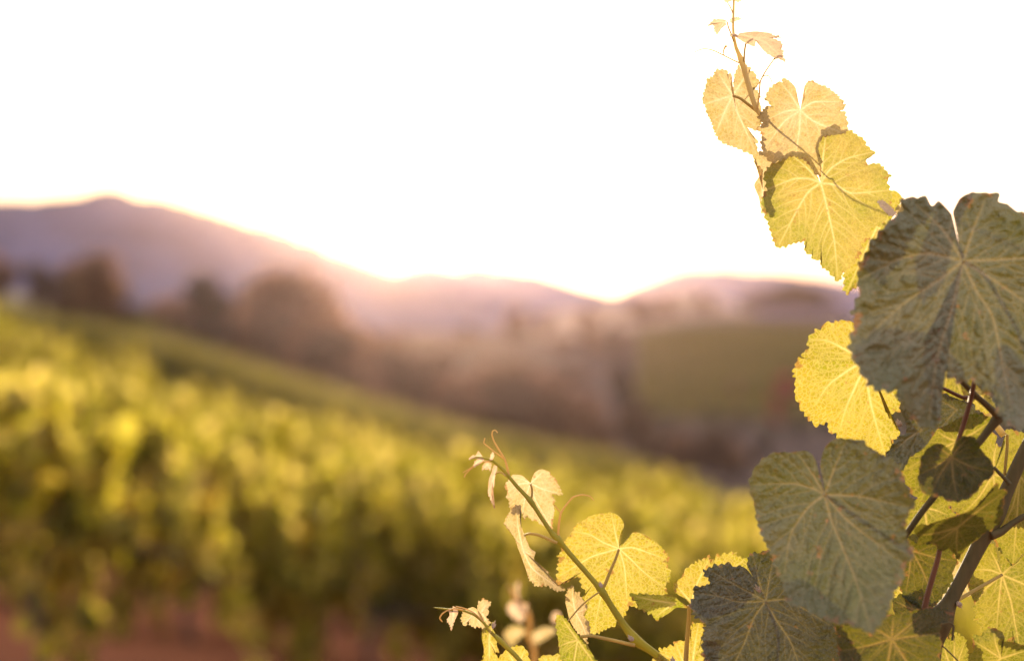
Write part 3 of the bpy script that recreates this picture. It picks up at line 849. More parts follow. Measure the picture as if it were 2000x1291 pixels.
leaf(rt, [(1479, 300), (1474, 314), (1489, 334), (1473, 361), (1482, 386), (1486, 408), (1497, 428), (1504, 418), (1498, 392), (1508, 370), (1503, 345), (1518, 326), (1530, 312), (1520, 300), (1500, 298)],
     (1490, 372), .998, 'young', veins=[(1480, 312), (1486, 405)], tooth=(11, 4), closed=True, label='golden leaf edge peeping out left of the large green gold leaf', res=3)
leaf(rt, [(1648, 558), (1653, 576), (1664, 566), (1676, 560), (1695, 535), (1712, 490), (1735, 440), (1762, 389), (1745, 372), (1715, 390), (1690, 430), (1665, 480), (1650, 520)],
     (1728, 415), 1.05, 'gold', veins=[[(1690, 490), (1655, 570)], (1700, 520)], tooth=(11, 4), tilt=(.1, 0), label='golden leaf edge between the large green gold leaf and the largest dark leaf', res=3)
leaf(rt, [(1600, 346), (1590, 314), (1586, 288), (1596, 266), (1598, 258), (1613, 249), (1628, 248), (1634, 258), (1644, 258), (1659, 254), (1670, 261), (1687, 272), (1691, 282), (1709, 300), (1697, 308), (1690, 316), (1696, 321), (1715, 319), (1727, 329), (1739, 344), (1733, 353), (1736, 367), (1742, 380), (1739, 392), (1742, 408), (1730, 428), (1715, 442), (1700, 447), (1697, 467), (1683, 475), (1679, 498), (1666, 514), (1655, 526), (1647, 534), (1638, 549), (1619, 532), (1605, 521), (1603, 509), (1591, 509), (1585, 499), (1573, 494), (1571, 473), (1546, 477), (1532, 482), (1517, 485), (1510, 471), (1502, 445), (1493, 414), (1487, 389), (1499, 369), (1491, 341), (1507, 322), (1521, 316), (1532, 302), (1546, 297), (1568, 301), (1577, 311), (1592, 339), (1598, 350)],
     (1603, 358), .99, 'thin', veins=[[(1612, 392), (1622, 435), (1630, 475), (1636, 540)], [(1579, 375), (1560, 405), (1522, 478)], [(1582, 350), (1550, 350), (1496, 372)], (1545, 303), [(1633, 362), (1663, 378), (1735, 372)], [(1622, 330), (1655, 310), (1703, 298)], (1614, 256)], tilt=(.12, .15), tooth=(12, 3.2), cup=.15, ruf=1.2, label='large green gold leaf with a clear fan of veins, above the big dark leaf', vein_px=2.4, res=2.8)
leaf(rt, [(1714, 392), (1725, 392), (1739, 403), (1751, 419), (1739, 422), (1728, 414), (1719, 403)], (1732, 408), .975, 'bract', tooth=(6, 2), tilt=(.5, .3), veins=[(1716, 393)], label='tiny silvery curled leaf at the edge of the big dark leaf', res=1.5)
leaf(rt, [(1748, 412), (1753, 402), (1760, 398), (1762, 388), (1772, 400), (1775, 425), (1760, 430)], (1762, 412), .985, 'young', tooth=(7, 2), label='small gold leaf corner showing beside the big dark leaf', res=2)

# ---------- thick cane with the dark mature leaves
rt = root('grapevine_cane', 'thick brown cane at the right edge carrying the largest dark grape leaves', 'vine shoot', P(1820, 1330, .98))
stem(rt, [(2060, 770), (2030, 825), (1990, 905), (1957, 978), (1920, 1050), (1883, 1122), (1852, 1180), (1836, 1212), (1826, 1262), (1820, 1330)], .98, [24, 24, 26, 27, 30, 28, 27, 36, 28, 28], 'cane', 'cane', nodes=[(1952, 1010), (1838, 1205)], seg=14)
stem(rt, [(1935, 1045), (1955, 1038), (1978, 1021), (2005, 1006), (2040, 995)], .975, [20, 12, 12], 'cane', 'side_stem')
stem(rt, [(1764, 1052), (1798, 1003), (1832, 960), (1870, 907), (1910, 866), (1950, 815), (1992, 770), (2040, 740)], .95, [12, 13, 14, 16, 16], 'cane', 'side_stem', nodes=[(1950, 815)])
stem(rt, [(1868, 735), (1885, 752), (1905, 772), (1930, 794), (1950, 814)], .945, [9, 12, 14], 'cane', 'side_stem')
stem(rt, [(1905, 735), (1896, 780), (1886, 815), (1875, 850), (1862, 885)], .935, [9, 10, 8], 'petiole_red', 'side_stem')
o, _ = leaf(rt, [(1884, 500), (1879, 490), (1874, 482), (1870, 460), (1866, 436), (1861, 416), (1866, 403), (1875, 388), (1896, 376), (1918, 377), (1949, 378), (1951, 394), (1974, 403), (1983, 412), (1999, 415), (2040, 430), (2080, 480), (2108, 560), (2100, 650), (2070, 740), (2030, 800), (1998, 842), (1985, 832), (1968, 834), (1949, 801), (1935, 775), (1910, 752), (1893, 742), (1874, 746), (1851, 731), (1829, 706), (1813, 682), (1812, 665), (1822, 648), (1812, 652), (1805, 684), (1803, 717), (1810, 756), (1821, 795), (1832, 829), (1821, 838), (1801, 831), (1779, 812), (1773, 792), (1759, 778), (1752, 764), (1740, 765), (1714, 762), (1695, 748), (1683, 728), (1673, 716), (1660, 688), (1661, 657), (1671, 622), (1663, 617), (1670, 592), (1680, 561), (1673, 549), (1675, 527), (1686, 502), (1704, 472), (1723, 447), (1744, 425), (1763, 412), (1762, 388), (1788, 386), (1807, 385), (1815, 399), (1822, 402), (1834, 393), (1848, 406), (1859, 420), (1862, 440), (1866, 465), (1872, 488), (1878, 504)],
     (1881, 510), .905, 'mature', veins=[[(1813, 495), (1748, 509), (1682, 545)], [(1831, 549), (1763, 595), (1690, 660)], [(1906, 568), (1940, 623), (1975, 800)], [(1860, 600), (1830, 700), (1815, 820)], [(1930, 508), (2080, 500)], (1790, 400), (1925, 388), [(1960, 560), (2085, 650)]], tilt=(.15, .28), tooth=(24, 7), cup=.12, ruf=2.0, bulge=.0034, label='largest leaf, dark olive brown and close to the camera at the right edge', vein_px=4.0)
stem(o, [(1881, 510, .905), (1890, 540, .935), (1905, 640, .97), (1940, 760, .97), (1985, 775, .955)], .94, [8, 9], 'petiole', 'petiole')
o, _ = leaf(rt, [(1608, 945), (1607, 929), (1602, 915), (1604, 895), (1610, 876), (1622, 862), (1637, 856), (1667, 858), (1687, 861), (1692, 869), (1712, 881), (1737, 896), (1756, 915), (1768, 943), (1776, 966), (1788, 980), (1777, 1000), (1769, 1022), (1770, 1047), (1786, 1084), (1769, 1103), (1763, 1137), (1749, 1148), (1743, 1170), (1732, 1198), (1715, 1223), (1704, 1238), (1679, 1226), (1657, 1218), (1626, 1218), (1606, 1207), (1598, 1201), (1581, 1196), (1567, 1182), (1547, 1182), (1539, 1173), (1528, 1137), (1517, 1112), (1503, 1078), (1498, 1068), (1485, 1037), (1477, 1011), (1474, 986), (1466, 962), (1464, 940), (1470, 920), (1486, 899), (1511, 884), (1544, 883), (1572, 880), (1586, 887), (1595, 904), (1598, 920), (1604, 942)],
     (1611, 966), .91, 'mature', veins=[[(1592, 955), (1550, 944), (1476, 946)], [(1578, 991), (1545, 1042), (1533, 1118)], [(1623, 1014), (1645, 1067), (1673, 1137), (1700, 1228)], [(1679, 969), (1774, 990)], (1650, 866), (1560, 888), [(1660, 1020), (1765, 1100)]], tilt=(-.30, .22), tooth=(22, 3.5), cup=-.22, ruf=1.9, bulge=.0022, label='large grey olive leaf facing the camera below the largest one', vein_px=3.0)
stem(o, [(1611, 966, .91), (1640, 990, .94), (1700, 1030, .955), (1764, 1050, .95)], .93, [7, 9], 'petiole', 'petiole')
leaf(rt, [(1859, 886), (1862, 876), (1867, 864), (1877, 855), (1893, 851), (1907, 860), (1915, 875), (1921, 885), (1931, 893), (1942, 912), (1938, 931), (1920, 941), (1912, 955), (1896, 970), (1873, 979), (1854, 978), (1838, 970), (1812, 967), (1797, 954), (1793, 932), (1798, 901), (1806, 881), (1820, 869), (1837, 866), (1849, 873), (1857, 880)],
     (1859, 893), .925, 'deep', veins=[(1800, 925), (1870, 975), (1935, 920), (1820, 960), (1890, 856), (1828, 872)], tilt=(.3, .3), tooth=(20, 2), cup=-.3, bulge=.0026, label='small round dark leaf in front of the cane')
leaf(rt, [(1785, 1030), (1813, 1024), (1838, 1015), (1870, 1006), (1895, 996), (1912, 985), (1932, 965), (1946, 945), (1952, 953), (1963, 960), (1961, 991), (1952, 1022), (1927, 1038), (1912, 1051), (1886, 1071), (1873, 1090), (1864, 1082), (1854, 1071), (1838, 1076), (1825, 1064), (1815, 1059), (1797, 1064), (1791, 1049)],
     (1870, 1030), .93, 'deep', veins=[(1790, 1045), (1870, 1085), (1955, 965), (1820, 1060)], tilt=(.2, -.9), tooth=(18, 4), cup=.2, label='dark curled leaf folded over the thick cane')
stem(rt, [(1838, 1060), (1832, 1090), (1822, 1125), (1812, 1160), (1805, 1190)], .945, [9, 11, 12], 'petiole_red', 'petiole', label='reddish leaf stalk hanging under the dark curled leaf')
leaf(rt, [(1759, 924), (1764, 905), (1770, 893), (1806, 871), (1818, 852), (1829, 839), (1851, 829), (1879, 813), (1900, 808), (1925, 811), (1941, 825), (1925, 850), (1911, 867), (1905, 900), (1870, 940), (1830, 988), (1808, 982), (1788, 970), (1772, 948)],
     (1870, 862), .965, 'mid', veins=[(1775, 915), (1800, 975), (1935, 822), (1830, 842)], tilt=(-.3, .3), tooth=(16, 3.5), label='olive gold leaf edge between the two dark leaves')
leaf(rt, [(1816, 773), (1845, 769), (1862, 776), (1886, 784), (1905, 790), (1900, 812), (1880, 830), (1851, 840), (1830, 835), (1822, 800)], (1868, 800), .985, 'mature', veins=[(1820, 778), (1840, 832)], tooth=(20, 2), tilt=(.3, .3), bulge=.0026, label='dark wrinkled leaf in the gap under the largest leaf')
leaf(rt, [(1764, 800), (1800, 790), (1832, 826), (1826, 845), (1806, 873), (1775, 896), (1757, 925), (1740, 915), (1731, 892), (1742, 868), (1757, 850), (1768, 850), (1771, 830), (1765, 812)], (1800, 840), .955, 'mature', veins=[(1745, 880), (1770, 805)], tooth=(14, 3), tilt=(-.4, .1), bulge=.0026, label='crumpled dark leaf between the yellow leaf and the cane')
leaf(rt, [(1670, 631), (1655, 626), (1639, 626), (1623, 631), (1611, 629), (1603, 642), (1592, 647), (1578, 661), (1579, 681), (1567, 689), (1565, 700), (1557, 703), (1550, 722), (1553, 742), (1552, 773), (1567, 801), (1578, 817), (1595, 830), (1616, 826), (1617, 843), (1632, 847), (1637, 856), (1667, 862), (1690, 872), (1728, 891), (1737, 881), (1743, 868), (1757, 848), (1745, 825), (1731, 806), (1757, 805), (1757, 789), (1753, 765), (1770, 730), (1765, 690), (1730, 650), (1700, 632)],
     (1694, 705), .99, 'gold', veins=[[(1693, 735), (1701, 790), (1727, 884)], [(1668, 716), (1620, 750), (1592, 790)], [(1650, 682), (1615, 665), (1582, 664)], [(1655, 790), (1640, 840)], (1655, 630), (1750, 780)], tilt=(.15, 0), tooth=(14, 4), cup=.15, label='bright yellow leaf half hidden behind the left side of the largest leaf', vein_px=3.2, res=2.6)
leaf(rt, [(1800, 690), (1812, 655), (1830, 652), (1860, 695), (1890, 738), (1890, 770), (1873, 783), (1853, 777), (1845, 770), (1817, 773), (1809, 748)], (1850, 690), 1.02, 'mid', veins=[(1812, 770), [(1848, 740), (1845, 768)], (1880, 778)], tooth=(12, 2.5), tilt=(.2, .1), label='lit leaf glimpsed through the notch of the largest leaf', res=2.5)
leaf(rt, [(1875, 742), (1893, 736), (1917, 762), (1933, 771), (1931, 778), (1944, 785), (1947, 803), (1935, 806), (1921, 806), (1900, 795), (1885, 780)], (1900, 762), 1.0, 'gold', veins=[(1942, 800), (1925, 770)], tooth=(9, 3), tilt=(-.5, 0), label='small gold leaf behind the crossing stems', res=2)
leaf(rt, [(1846, 977), (1872, 1006), (1890, 1012), (1930, 1010), (1990, 1015), (2045, 970), (2050, 900), (2010, 850), (1968, 838), (1960, 872), (1946, 868), (1944, 846), (1925, 845), (1900, 870), (1870, 900), (1840, 940)], (1940, 925), 1.03, 'mid', veins=[(1850, 975), (1880, 1005), (2030, 960), (1950, 850), (1905, 885), (1950, 1005)], tooth=(12, 3.5), tilt=(.1, .1), label='large yellow green leaf behind the cane', vein_px=2.4)
leaf(rt, [(1978, 1105), (1989, 1090), (2002, 1079), (2050, 1060), (2070, 980), (2040, 900), (2000, 890), (1975, 920), (1965, 960), (1960, 1000), (1951, 1030), (1942, 1053), (1945, 1063), (1955, 1079), (1968, 1094)], (1992, 930), .995, 'mid', veins=[[(1985, 1020), (1979, 1100)], (2060, 1040), (1950, 1045)], tooth=(13, 3), tilt=(.2, -.1), label='green leaf hanging right of the cane at the right edge', vein_px=2.4)
o, _ = leaf(rt, [(1955, 1112), (1954, 1083), (1964, 1092), (1976, 1103), (1984, 1100), (1992, 1092), (2002, 1085), (2045, 1078), (2080, 1150), (2070, 1250), (2030, 1300), (1992, 1290), (1979, 1249), (1968, 1252), (1958, 1251), (1940, 1242), (1916, 1236), (1912, 1216), (1901, 1210), (1906, 1194), (1900, 1190), (1903, 1178), (1896, 1160), (1890, 1140), (1893, 1110), (1905, 1088), (1928, 1066), (1940, 1061), (1946, 1078), (1952, 1105)],
     (1957, 1122), 1.005, 'mid', veins=[[(1951, 1176), (1946, 1235)], [(1974, 1172), (1983, 1220), (1995, 1285)], [(1990, 1136), (2070, 1170)], (1992, 1096), [(1934, 1113), (1897, 1112)], (1932, 1070), [(1925, 1150), (1905, 1180)]], tilt=(-.1, .1), tooth=(13, 3), label='yellow green leaf with fanned veins right of the cane near the bottom', vein_px=2.4, res=2.6)
stem(o, [(1866, 1174, .985), (1890, 1160, .99), (1925, 1140, .997), (1957, 1122, 1.004)], .99, [8, 6], 'petiole', 'petiole')
leaf(rt, [(1872, 1095), (1885, 1105), (1890, 1118), (1900, 1122), (1908, 1128), (1904, 1138), (1906, 1145), (1898, 1155), (1893, 1165), (1875, 1158), (1862, 1150), (1850, 1160), (1835, 1172), (1830, 1165), (1848, 1140), (1858, 1115), (1862, 1098)], (1870, 1125), 1.02, 'young', veins=[(1905, 1130), (1892, 1160), (1838, 1170)], tooth=(9, 2), label='pale leaf scrap behind the lower cane', res=2)
leaf(rt, [(1890, 1300), (1900, 1270), (1899, 1250), (1906, 1238), (1914, 1242), (1928, 1227), (1937, 1225), (1950, 1229), (1959, 1236), (1962, 1246), (1957, 1252), (1978, 1253), (2005, 1262), (2060, 1285), (2040, 1340), (1950, 1350)], (1955, 1285), .97, 'mid', veins=[(1900, 1250), (1940, 1230), (2010, 1268), (1905, 1330)], tooth=(14, 3), fold=(1890, 1262, 1990, 1240, .6), label='gold leaf with a curled dark top at the bottom right corner', vein_px=2.4)
leaf(rt, [(1834, 1275), (1840, 1238), (1854, 1247), (1855, 1237), (1864, 1243), (1865, 1233), (1876, 1240), (1886, 1248), (1889, 1270), (1891, 1295), (1878, 1330), (1840, 1330)], (1866, 1320), 1.0, 'mid', veins=[(1840, 1245), (1865, 1238), (1884, 1255)], tooth=(10, 2.5), tilt=(.5, 0), label='pale green leaf rising from the bottom edge beside the cane', res=2)
leaf(rt, [(1768, 1040), (1768, 1000), (1785, 978), (1810, 966), (1847, 978), (1858, 995), (1868, 1008), (1850, 1022), (1820, 1060), (1785, 1058)], (1806, 992), .99, 'mid', veins=[(1775, 1035), (1850, 1005), (1815, 1050)], tooth=(12, 2.5), tilt=(.2, .2), label='green gold leaf showing right of the grey olive leaf', res=2.6)
leaf(rt, [(1755, 1060), (1780, 1040), (1820, 1055), (1855, 1065), (1864, 1082), (1870, 1100), (1862, 1114), (1860, 1134), (1848, 1154), (1833, 1172), (1815, 1192), (1790, 1185), (1765, 1165), (1750, 1120)], (1780, 1075), .985, 'deep', veins=[[(1800, 1110), (1825, 1170)], (1862, 1095), (1770, 1155)], tooth=(14, 2.5), tilt=(-.1, .2), label='deep green leaf under the dark curled leaf', vein_px=2.4, res=2.6)
leaf(rt, [(1746, 1168), (1752, 1146), (1768, 1139), (1780, 1138), (1786, 1150), (1794, 1160), (1802, 1160), (1818, 1180), (1812, 1190), (1790, 1195), (1760, 1190)], (1785, 1180), 1.0, 'gold', veins=[(1752, 1150), (1778, 1142), (1808, 1170)], tooth=(11, 2.5), label='bright yellow leaf tip below the grey olive leaf', res=2)
leaf(rt, [(1743, 1178), (1748, 1168), (1758, 1160), (1772, 1161), (1786, 1168), (1802, 1190), (1800, 1205), (1770, 1210), (1750, 1208)], (1790, 1192), .975, 'deep', veins=[(1750, 1175)], tooth=(14, 2), tilt=(.2, .6), label='brown green folded leaf flap at the bottom of the cane', res=2)
leaf(rt, [(1757, 1200), (1780, 1192), (1808, 1188), (1838, 1186), (1864, 1200), (1857, 1208), (1844, 1213), (1838, 1222), (1837, 1240), (1840, 1260), (1836, 1280), (1839, 1300), (1825, 1330), (1750, 1345), (1665, 1325), (1640, 1290), (1635, 1255), (1640, 1225), (1662, 1218), (1690, 1225), (1715, 1215), (1735, 1200)],
     (1742, 1248), .93, 'deep', veins=[[(1690, 1262), (1645, 1270)], (1725, 1335), [(1800, 1240), (1836, 1235)], [(1770, 1290), (1810, 1330)], (1745, 1205), (1700, 1225), (1800, 1200)], tilt=(0, .3), tooth=(18, 3), cup=.1, label='large dark green leaf at the bottom edge left of the cane', vein_px=3.2)
stem(rt, [(1836, 1222), (1845, 1217), (1856, 1216), (1862, 1222), (1861, 1236), (1860, 1250)], .965, [5, 4, 5], 'cane', 'tendril')
stem(rt, [(1838, 1258), (1855, 1274), (1868, 1287), (1885, 1305)], .96, [3, 3], 'cane', 'tendril')
stem(rt, [(1967, 848), (1967, 875), (1964, 905), (1962, 928)], .985, [6, 6], 'petiole', 'petiole')
stem(rt, [(1941, 912), (1952, 924), (1962, 934), (1972, 945)], .965, [6, 9], 'cane', 'side_stem')
stem(rt, [(1806, 747), (1826, 752), (1850, 762), (1880, 776), (1905, 775)], .985, [5, 7, 9], 'petiole_red', 'side_stem')
bud(rt, 1757, 832, .985, 16, 1.9)
bud(rt, 1869, 1175, .975, 16, -.9)
bud(rt, 1672, 642, .93, 12, 1.9)

# ---------- short shoot at bottom centre
rt = root('grapevine_shoot', 'short shoot at the bottom right of centre with one large dark wrinkled leaf', 'vine shoot', P(1400, 1380, .98))
stem(rt, [(1339, 1300, .985), (1350, 1330, .985), (1400, 1380, .98)], .98, [10, 14], 'stem')
o, _ = leaf(rt, [(1492, 1160), (1482, 1144), (1466, 1118), (1460, 1104), (1461, 1088), (1472, 1078), (1485, 1080), (1499, 1073), (1520, 1086), (1548, 1110), (1575, 1140), (1602, 1185), (1625, 1212), (1642, 1245), (1650, 1275), (1640, 1320), (1580, 1350), (1500, 1355), (1420, 1340), (1378, 1300), (1372, 1263), (1374, 1238), (1377, 1219), (1359, 1204), (1346, 1180), (1356, 1163), (1354, 1151), (1386, 1137), (1374, 1116), (1392, 1106), (1420, 1100), (1433, 1107), (1446, 1104), (1459, 1112), (1470, 1126), (1482, 1146), (1489, 1163)],
     (1495, 1174), .965, 'darkgreen', veins=[[(1443, 1175), (1400, 1163), (1358, 1158)], [(1463, 1156), (1431, 1139), (1385, 1112)], [(1472, 1206), (1456, 1250), (1415, 1335)], [(1518, 1214), (1546, 1257), (1575, 1345)], [(1540, 1172), (1620, 1220)], (1470, 1082), (1510, 1090)], tilt=(.1, .35), tooth=(14, 4.5), cup=.15, bulge=.0026, label='large dark wrinkled leaf at the bottom edge centre right', vein_px=2.4)
stem(o, [(1495, 1174, .966), (1500, 1220, .985), (1480, 1300, .99), (1400, 1380, .98)], .98, [6, 8], 'petiole', 'petiole')
leaf(rt, [(1349, 1180), (1338, 1168), (1326, 1162), (1318, 1154), (1316, 1138), (1331, 1127), (1338, 1111), (1359, 1098), (1384, 1086), (1390, 1095), (1403, 1085), (1436, 1078), (1441, 1087), (1459, 1091), (1462, 1110), (1445, 1145), (1400, 1175), (1360, 1184)],
     (1350, 1176), .99, 'gold', veins=[[(1362, 1138), (1386, 1090)], [(1390, 1140), (1452, 1094)], (1320, 1140)], tooth=(12, 4), tilt=(.2, .2), label='bright yellow leaf arching behind the large dark wrinkled leaf', res=2.4)
leaf(rt, [(1346, 1187), (1328, 1174), (1315, 1164), (1277, 1161), (1246, 1160), (1231, 1163), (1236, 1171), (1245, 1175), (1247, 1186), (1262, 1195), (1274, 1201), (1281, 1210), (1308, 1196), (1321, 1186), (1338, 1187)],
     (1318, 1178), .98, 'green', veins=[(1240, 1164), (1280, 1205)], tooth=(12, 3.5), tilt=(.3, -.7), closed=True, label='folded yellow green leaf flap pointing left from the stalk', res=2.2)
stem(rt, [(1346, 1182), (1345, 1215), (1342, 1250), (1339, 1300)], .985, [8, 9, 10], 'petiole', 'petiole')
leaf(rt, [(1272, 1292), (1288, 1280), (1288, 1268), (1315, 1260), (1318, 1251), (1343, 1249), (1350, 1235), (1349, 1226), (1355, 1213), (1359, 1220), (1364, 1214), (1378, 1224), (1372, 1242), (1375, 1256), (1388, 1283), (1392, 1320), (1340, 1335), (1290, 1320)],
     (1350, 1315), 1.0, 'gold', veins=[(1290, 1275), (1320, 1255), (1364, 1218), (1385, 1290)], tooth=(12, 3.5), tilt=(.2, 0), label='yellow leaf at the bottom edge behind the stalk', res=2.4)
bud(rt, 1484, 1156, .955, 18, 2.1, .25)
bud(rt, 1315, 1296, .985, 16, 1.7)

# ---------- diagonal shoot
rt = root('grapevine_shoot', 'slender diagonal shoot leaning up left with bright yellow leaves and curled tendrils', 'vine shoot', P(1345, 1325, 1.0))
stem(rt, [(917, 896), (930, 893), (943, 894), (961, 899), (980, 915), (994, 931), (1010, 950), (1036, 978), (1057, 1010), (1078, 1041), (1090, 1053), (1112, 1080), (1147, 1120), (1174, 1152), (1199, 1191), (1225, 1229), (1245, 1252), (1271, 1270), (1299, 1291), (1345, 1325)], 1.0,
     [2, 3, 4, 5, 6, 7, 7.5, 8, 8.5, 9, 10, 10, 10, 11, 13, 15, 15, 15, 15, 16], 'stem', nodes=[(1036, 979), (1089, 1052), (1175, 1154), (1243, 1250)])
stem(rt, [(994, 931), (991, 915), (986, 897), (973, 876), (965, 862), (961, 850), (962, 842), (967, 840), (972, 845)], 1.0, [5, 3.5, 2.5], 'stem_pale', 'tendril', label='hooked tendril at the shoot tip')
stem(rt, [(986, 897), (968, 884), (952, 871), (945, 865), (947, 855)], 1.002, [3.4, 2.4], 'stem_pale', 'tendril')
stem(rt, [(958, 900), (944, 902), (930, 907), (916, 916), (904, 923)], .998, [3, 2], 'stem_pale', 'tendril')
stem(rt, [(926, 911), (917, 918), (909, 926), (907, 932)], .999, [2, 2.6], 'stem_pale', 'tendril')
for q, jj_, lb in [([(915, 897), (921, 890), (929, 889), (934, 880), (941, 889), (945, 896), (936, 895), (926, 895)], (936, 892), 'silvery unfolding leaf at the very tip'),
              ([(925, 911), (928, 901), (936, 893), (946, 897), (940, 904), (932, 909)], (938, 899), None),
              ([(941, 919), (944, 907), (950, 902), (960, 905), (958, 919), (954, 914), (950, 918), (946, 914)], (952, 906), None),
              ([(956, 897), (959, 887), (964, 883), (965, 892), (961, 899)], (960, 895), None)]:
    leaf(rt, q, jj_, .998 + rnd.uniform(-.003, .003), 'tip', tooth=(5, 1.4), veins=[q[0], q[len(q) // 2]], tilt=(rnd.uniform(-.5, .5), .5), label=lb, res=1.4)
o, _ = leaf(rt, [(968, 908), (971, 914), (967, 931), (965, 950), (960, 959), (961, 973), (967, 994), (960, 980), (954, 964), (953, 957), (955, 936), (960, 922), (963, 911)], (962, 940), .995, 'tip', tooth=(6, 2), tilt=(.8, 0), veins=[(966, 985), (968, 912)], label='narrow folded leaf hanging near the tip', res=1.5)
stem(o, [(988, 929), (980, 923), (973, 922), (966, 926)], .998, [3.5, 2.5], 'petiole', 'petiole')
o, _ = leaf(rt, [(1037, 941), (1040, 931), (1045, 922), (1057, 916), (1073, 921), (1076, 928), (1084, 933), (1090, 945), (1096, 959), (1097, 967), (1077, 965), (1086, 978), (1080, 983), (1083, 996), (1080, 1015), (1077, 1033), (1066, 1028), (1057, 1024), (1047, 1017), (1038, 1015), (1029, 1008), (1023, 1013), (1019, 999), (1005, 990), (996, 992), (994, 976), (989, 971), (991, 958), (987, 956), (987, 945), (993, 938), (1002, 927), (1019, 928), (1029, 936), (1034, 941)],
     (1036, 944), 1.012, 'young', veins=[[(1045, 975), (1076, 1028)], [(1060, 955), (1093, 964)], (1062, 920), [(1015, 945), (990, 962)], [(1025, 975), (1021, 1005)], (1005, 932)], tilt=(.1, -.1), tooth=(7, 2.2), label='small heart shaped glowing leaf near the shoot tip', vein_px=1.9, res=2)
stem(o, [(1036, 944), (1039, 955), (1039, 967), (1036, 978)], 1.006, [4, 5], 'petiole', 'petiole')
o, _ = leaf(rt, [(1012, 986), (1001, 992), (991, 1006), (986, 1022), (994, 1034), (1005, 1050), (1012, 1071), (1019, 1089), (1028, 1115), (1035, 1132), (1049, 1145), (1068, 1142), (1086, 1153), (1104, 1153), (1089, 1142), (1071, 1124), (1072, 1117), (1060, 1114), (1053, 1103), (1043, 1091), (1046, 1078), (1035, 1070), (1030, 1057), (1023, 1040), (1017, 1024), (1015, 990)],
     (1022, 1075), .99, 'young', veins=[[(1012, 1030), (1010, 992)], [(1040, 1110), (1095, 1151)], (1045, 1085)], tilt=(1.0, .1), tooth=(8, 2.6), fold=(1010, 990, 1050, 1120, .8), label='curled leaf folded lengthwise on the left of the shoot', vein_px=1.9, res=2)
stem(o, [(1023, 1045), (1035, 1042), (1050, 1044), (1070, 1052), (1088, 1060)], .995, [4.5, 6], 'petiole', 'petiole')
stem(rt, [(1090, 1051), (1091, 1030), (1093, 1014), (1096, 1001), (1105, 987), (1119, 971), (1136, 966), (1152, 969), (1160, 977)], 1.0, [5, 4.5, 3, 2], 'stem_pale', 'tendril', label='long arching tendril at mid shoot')
stem(rt, [(1096, 1001), (1089, 994), (1082, 985)], 1.003, [3, 2], 'stem_pale', 'tendril')
o, _ = leaf(rt, [(1212, 1065), (1222, 1057), (1230, 1047), (1235, 1040), (1245, 1039), (1258, 1044), (1276, 1055), (1294, 1070), (1308, 1091), (1299, 1098), (1305, 1108), (1310, 1121), (1307, 1134), (1300, 1142), (1302, 1159), (1291, 1162), (1265, 1165), (1245, 1174), (1243, 1186), (1231, 1183), (1222, 1196), (1218, 1206), (1207, 1212), (1196, 1223), (1181, 1229), (1160, 1238), (1148, 1232), (1140, 1206), (1144, 1180), (1139, 1168), (1144, 1157), (1135, 1140), (1133, 1127), (1117, 1129), (1089, 1143), (1087, 1124), (1092, 1114), (1089, 1107), (1092, 1091), (1090, 1085), (1096, 1075), (1099, 1060), (1109, 1050), (1119, 1037), (1125, 1026), (1142, 1014), (1155, 1007), (1171, 1003), (1194, 1001), (1207, 1006), (1216, 1016), (1219, 1027), (1212, 1042), (1209, 1055), (1209, 1066)],
     (1209, 1071), 1.015, 'gold', veins=[[(1180, 1060), (1150, 1043), (1118, 1038)], [(1185, 1078), (1155, 1087), (1092, 1125)], [(1195, 1110), (1175, 1160), (1160, 1232)], [(1235, 1095), (1255, 1115), (1300, 1150)], [(1240, 1070), (1300, 1092)], (1195, 1006), [(1220, 1110), (1225, 1180)]], tilt=(.05, .12), tooth=(10, 3), cup=.12, label='large bright yellow leaf at the middle of the shoot', vein_px=2.1, res=2.5)
stem(o, [(1209, 1072), (1202, 1092), (1192, 1115), (1182, 1140), (1174, 1154)], 1.007, [5, 7], 'petiole', 'petiole')
leaf(rt, [(1120, 1143), (1109, 1150), (1104, 1173), (1107, 1188), (1112, 1209), (1122, 1227), (1135, 1242), (1148, 1258), (1146, 1247), (1153, 1237), (1150, 1216), (1140, 1201), (1148, 1185), (1140, 1173), (1132, 1162), (1130, 1156), (1122, 1155)], (1124, 1195), .995, 'young', veins=[[(1118, 1165), (1119, 1148)], (1148, 1250), (1146, 1188)], tilt=(.6, 0), tooth=(8, 2.2), fold=(1118, 1150, 1140, 1250, .6), label='pale folded leaf half behind the large bright yellow leaf', vein_px=1.9, res=2)
o, _ = leaf(rt, [(1096, 1200), (1085, 1206), (1087, 1227), (1089, 1242), (1091, 1260), (1093, 1278), (1099, 1295), (1105, 1330), (1150, 1340), (1175, 1315), (1166, 1293), (1155, 1273), (1143, 1252), (1132, 1242), (1119, 1227), (1107, 1210)], (1128, 1250), .985, 'green', veins=[[(1110, 1225), (1097, 1205)], (1092, 1262), (1120, 1325), (1165, 1300)], tilt=(-.6, 0), tooth=(10, 3), label='lower folded green leaf at the bottom edge below the pale one', vein_px=2, res=2)
stem(o, [(1134, 1243), (1155, 1241), (1180, 1246), (1210, 1253), (1240, 1260)], .992, [6, 7], 'petiole', 'petiole')
stem(rt, [(1170, 1156), (1150, 1170), (1132, 1186), (1109, 1213)], .988, [3.5, 3], 'petiole', 'petiole')
bud(rt, 1236, 1250, .99, 15, 2.3)
bud(rt, 1175, 1146, .99, 12, 1.9)

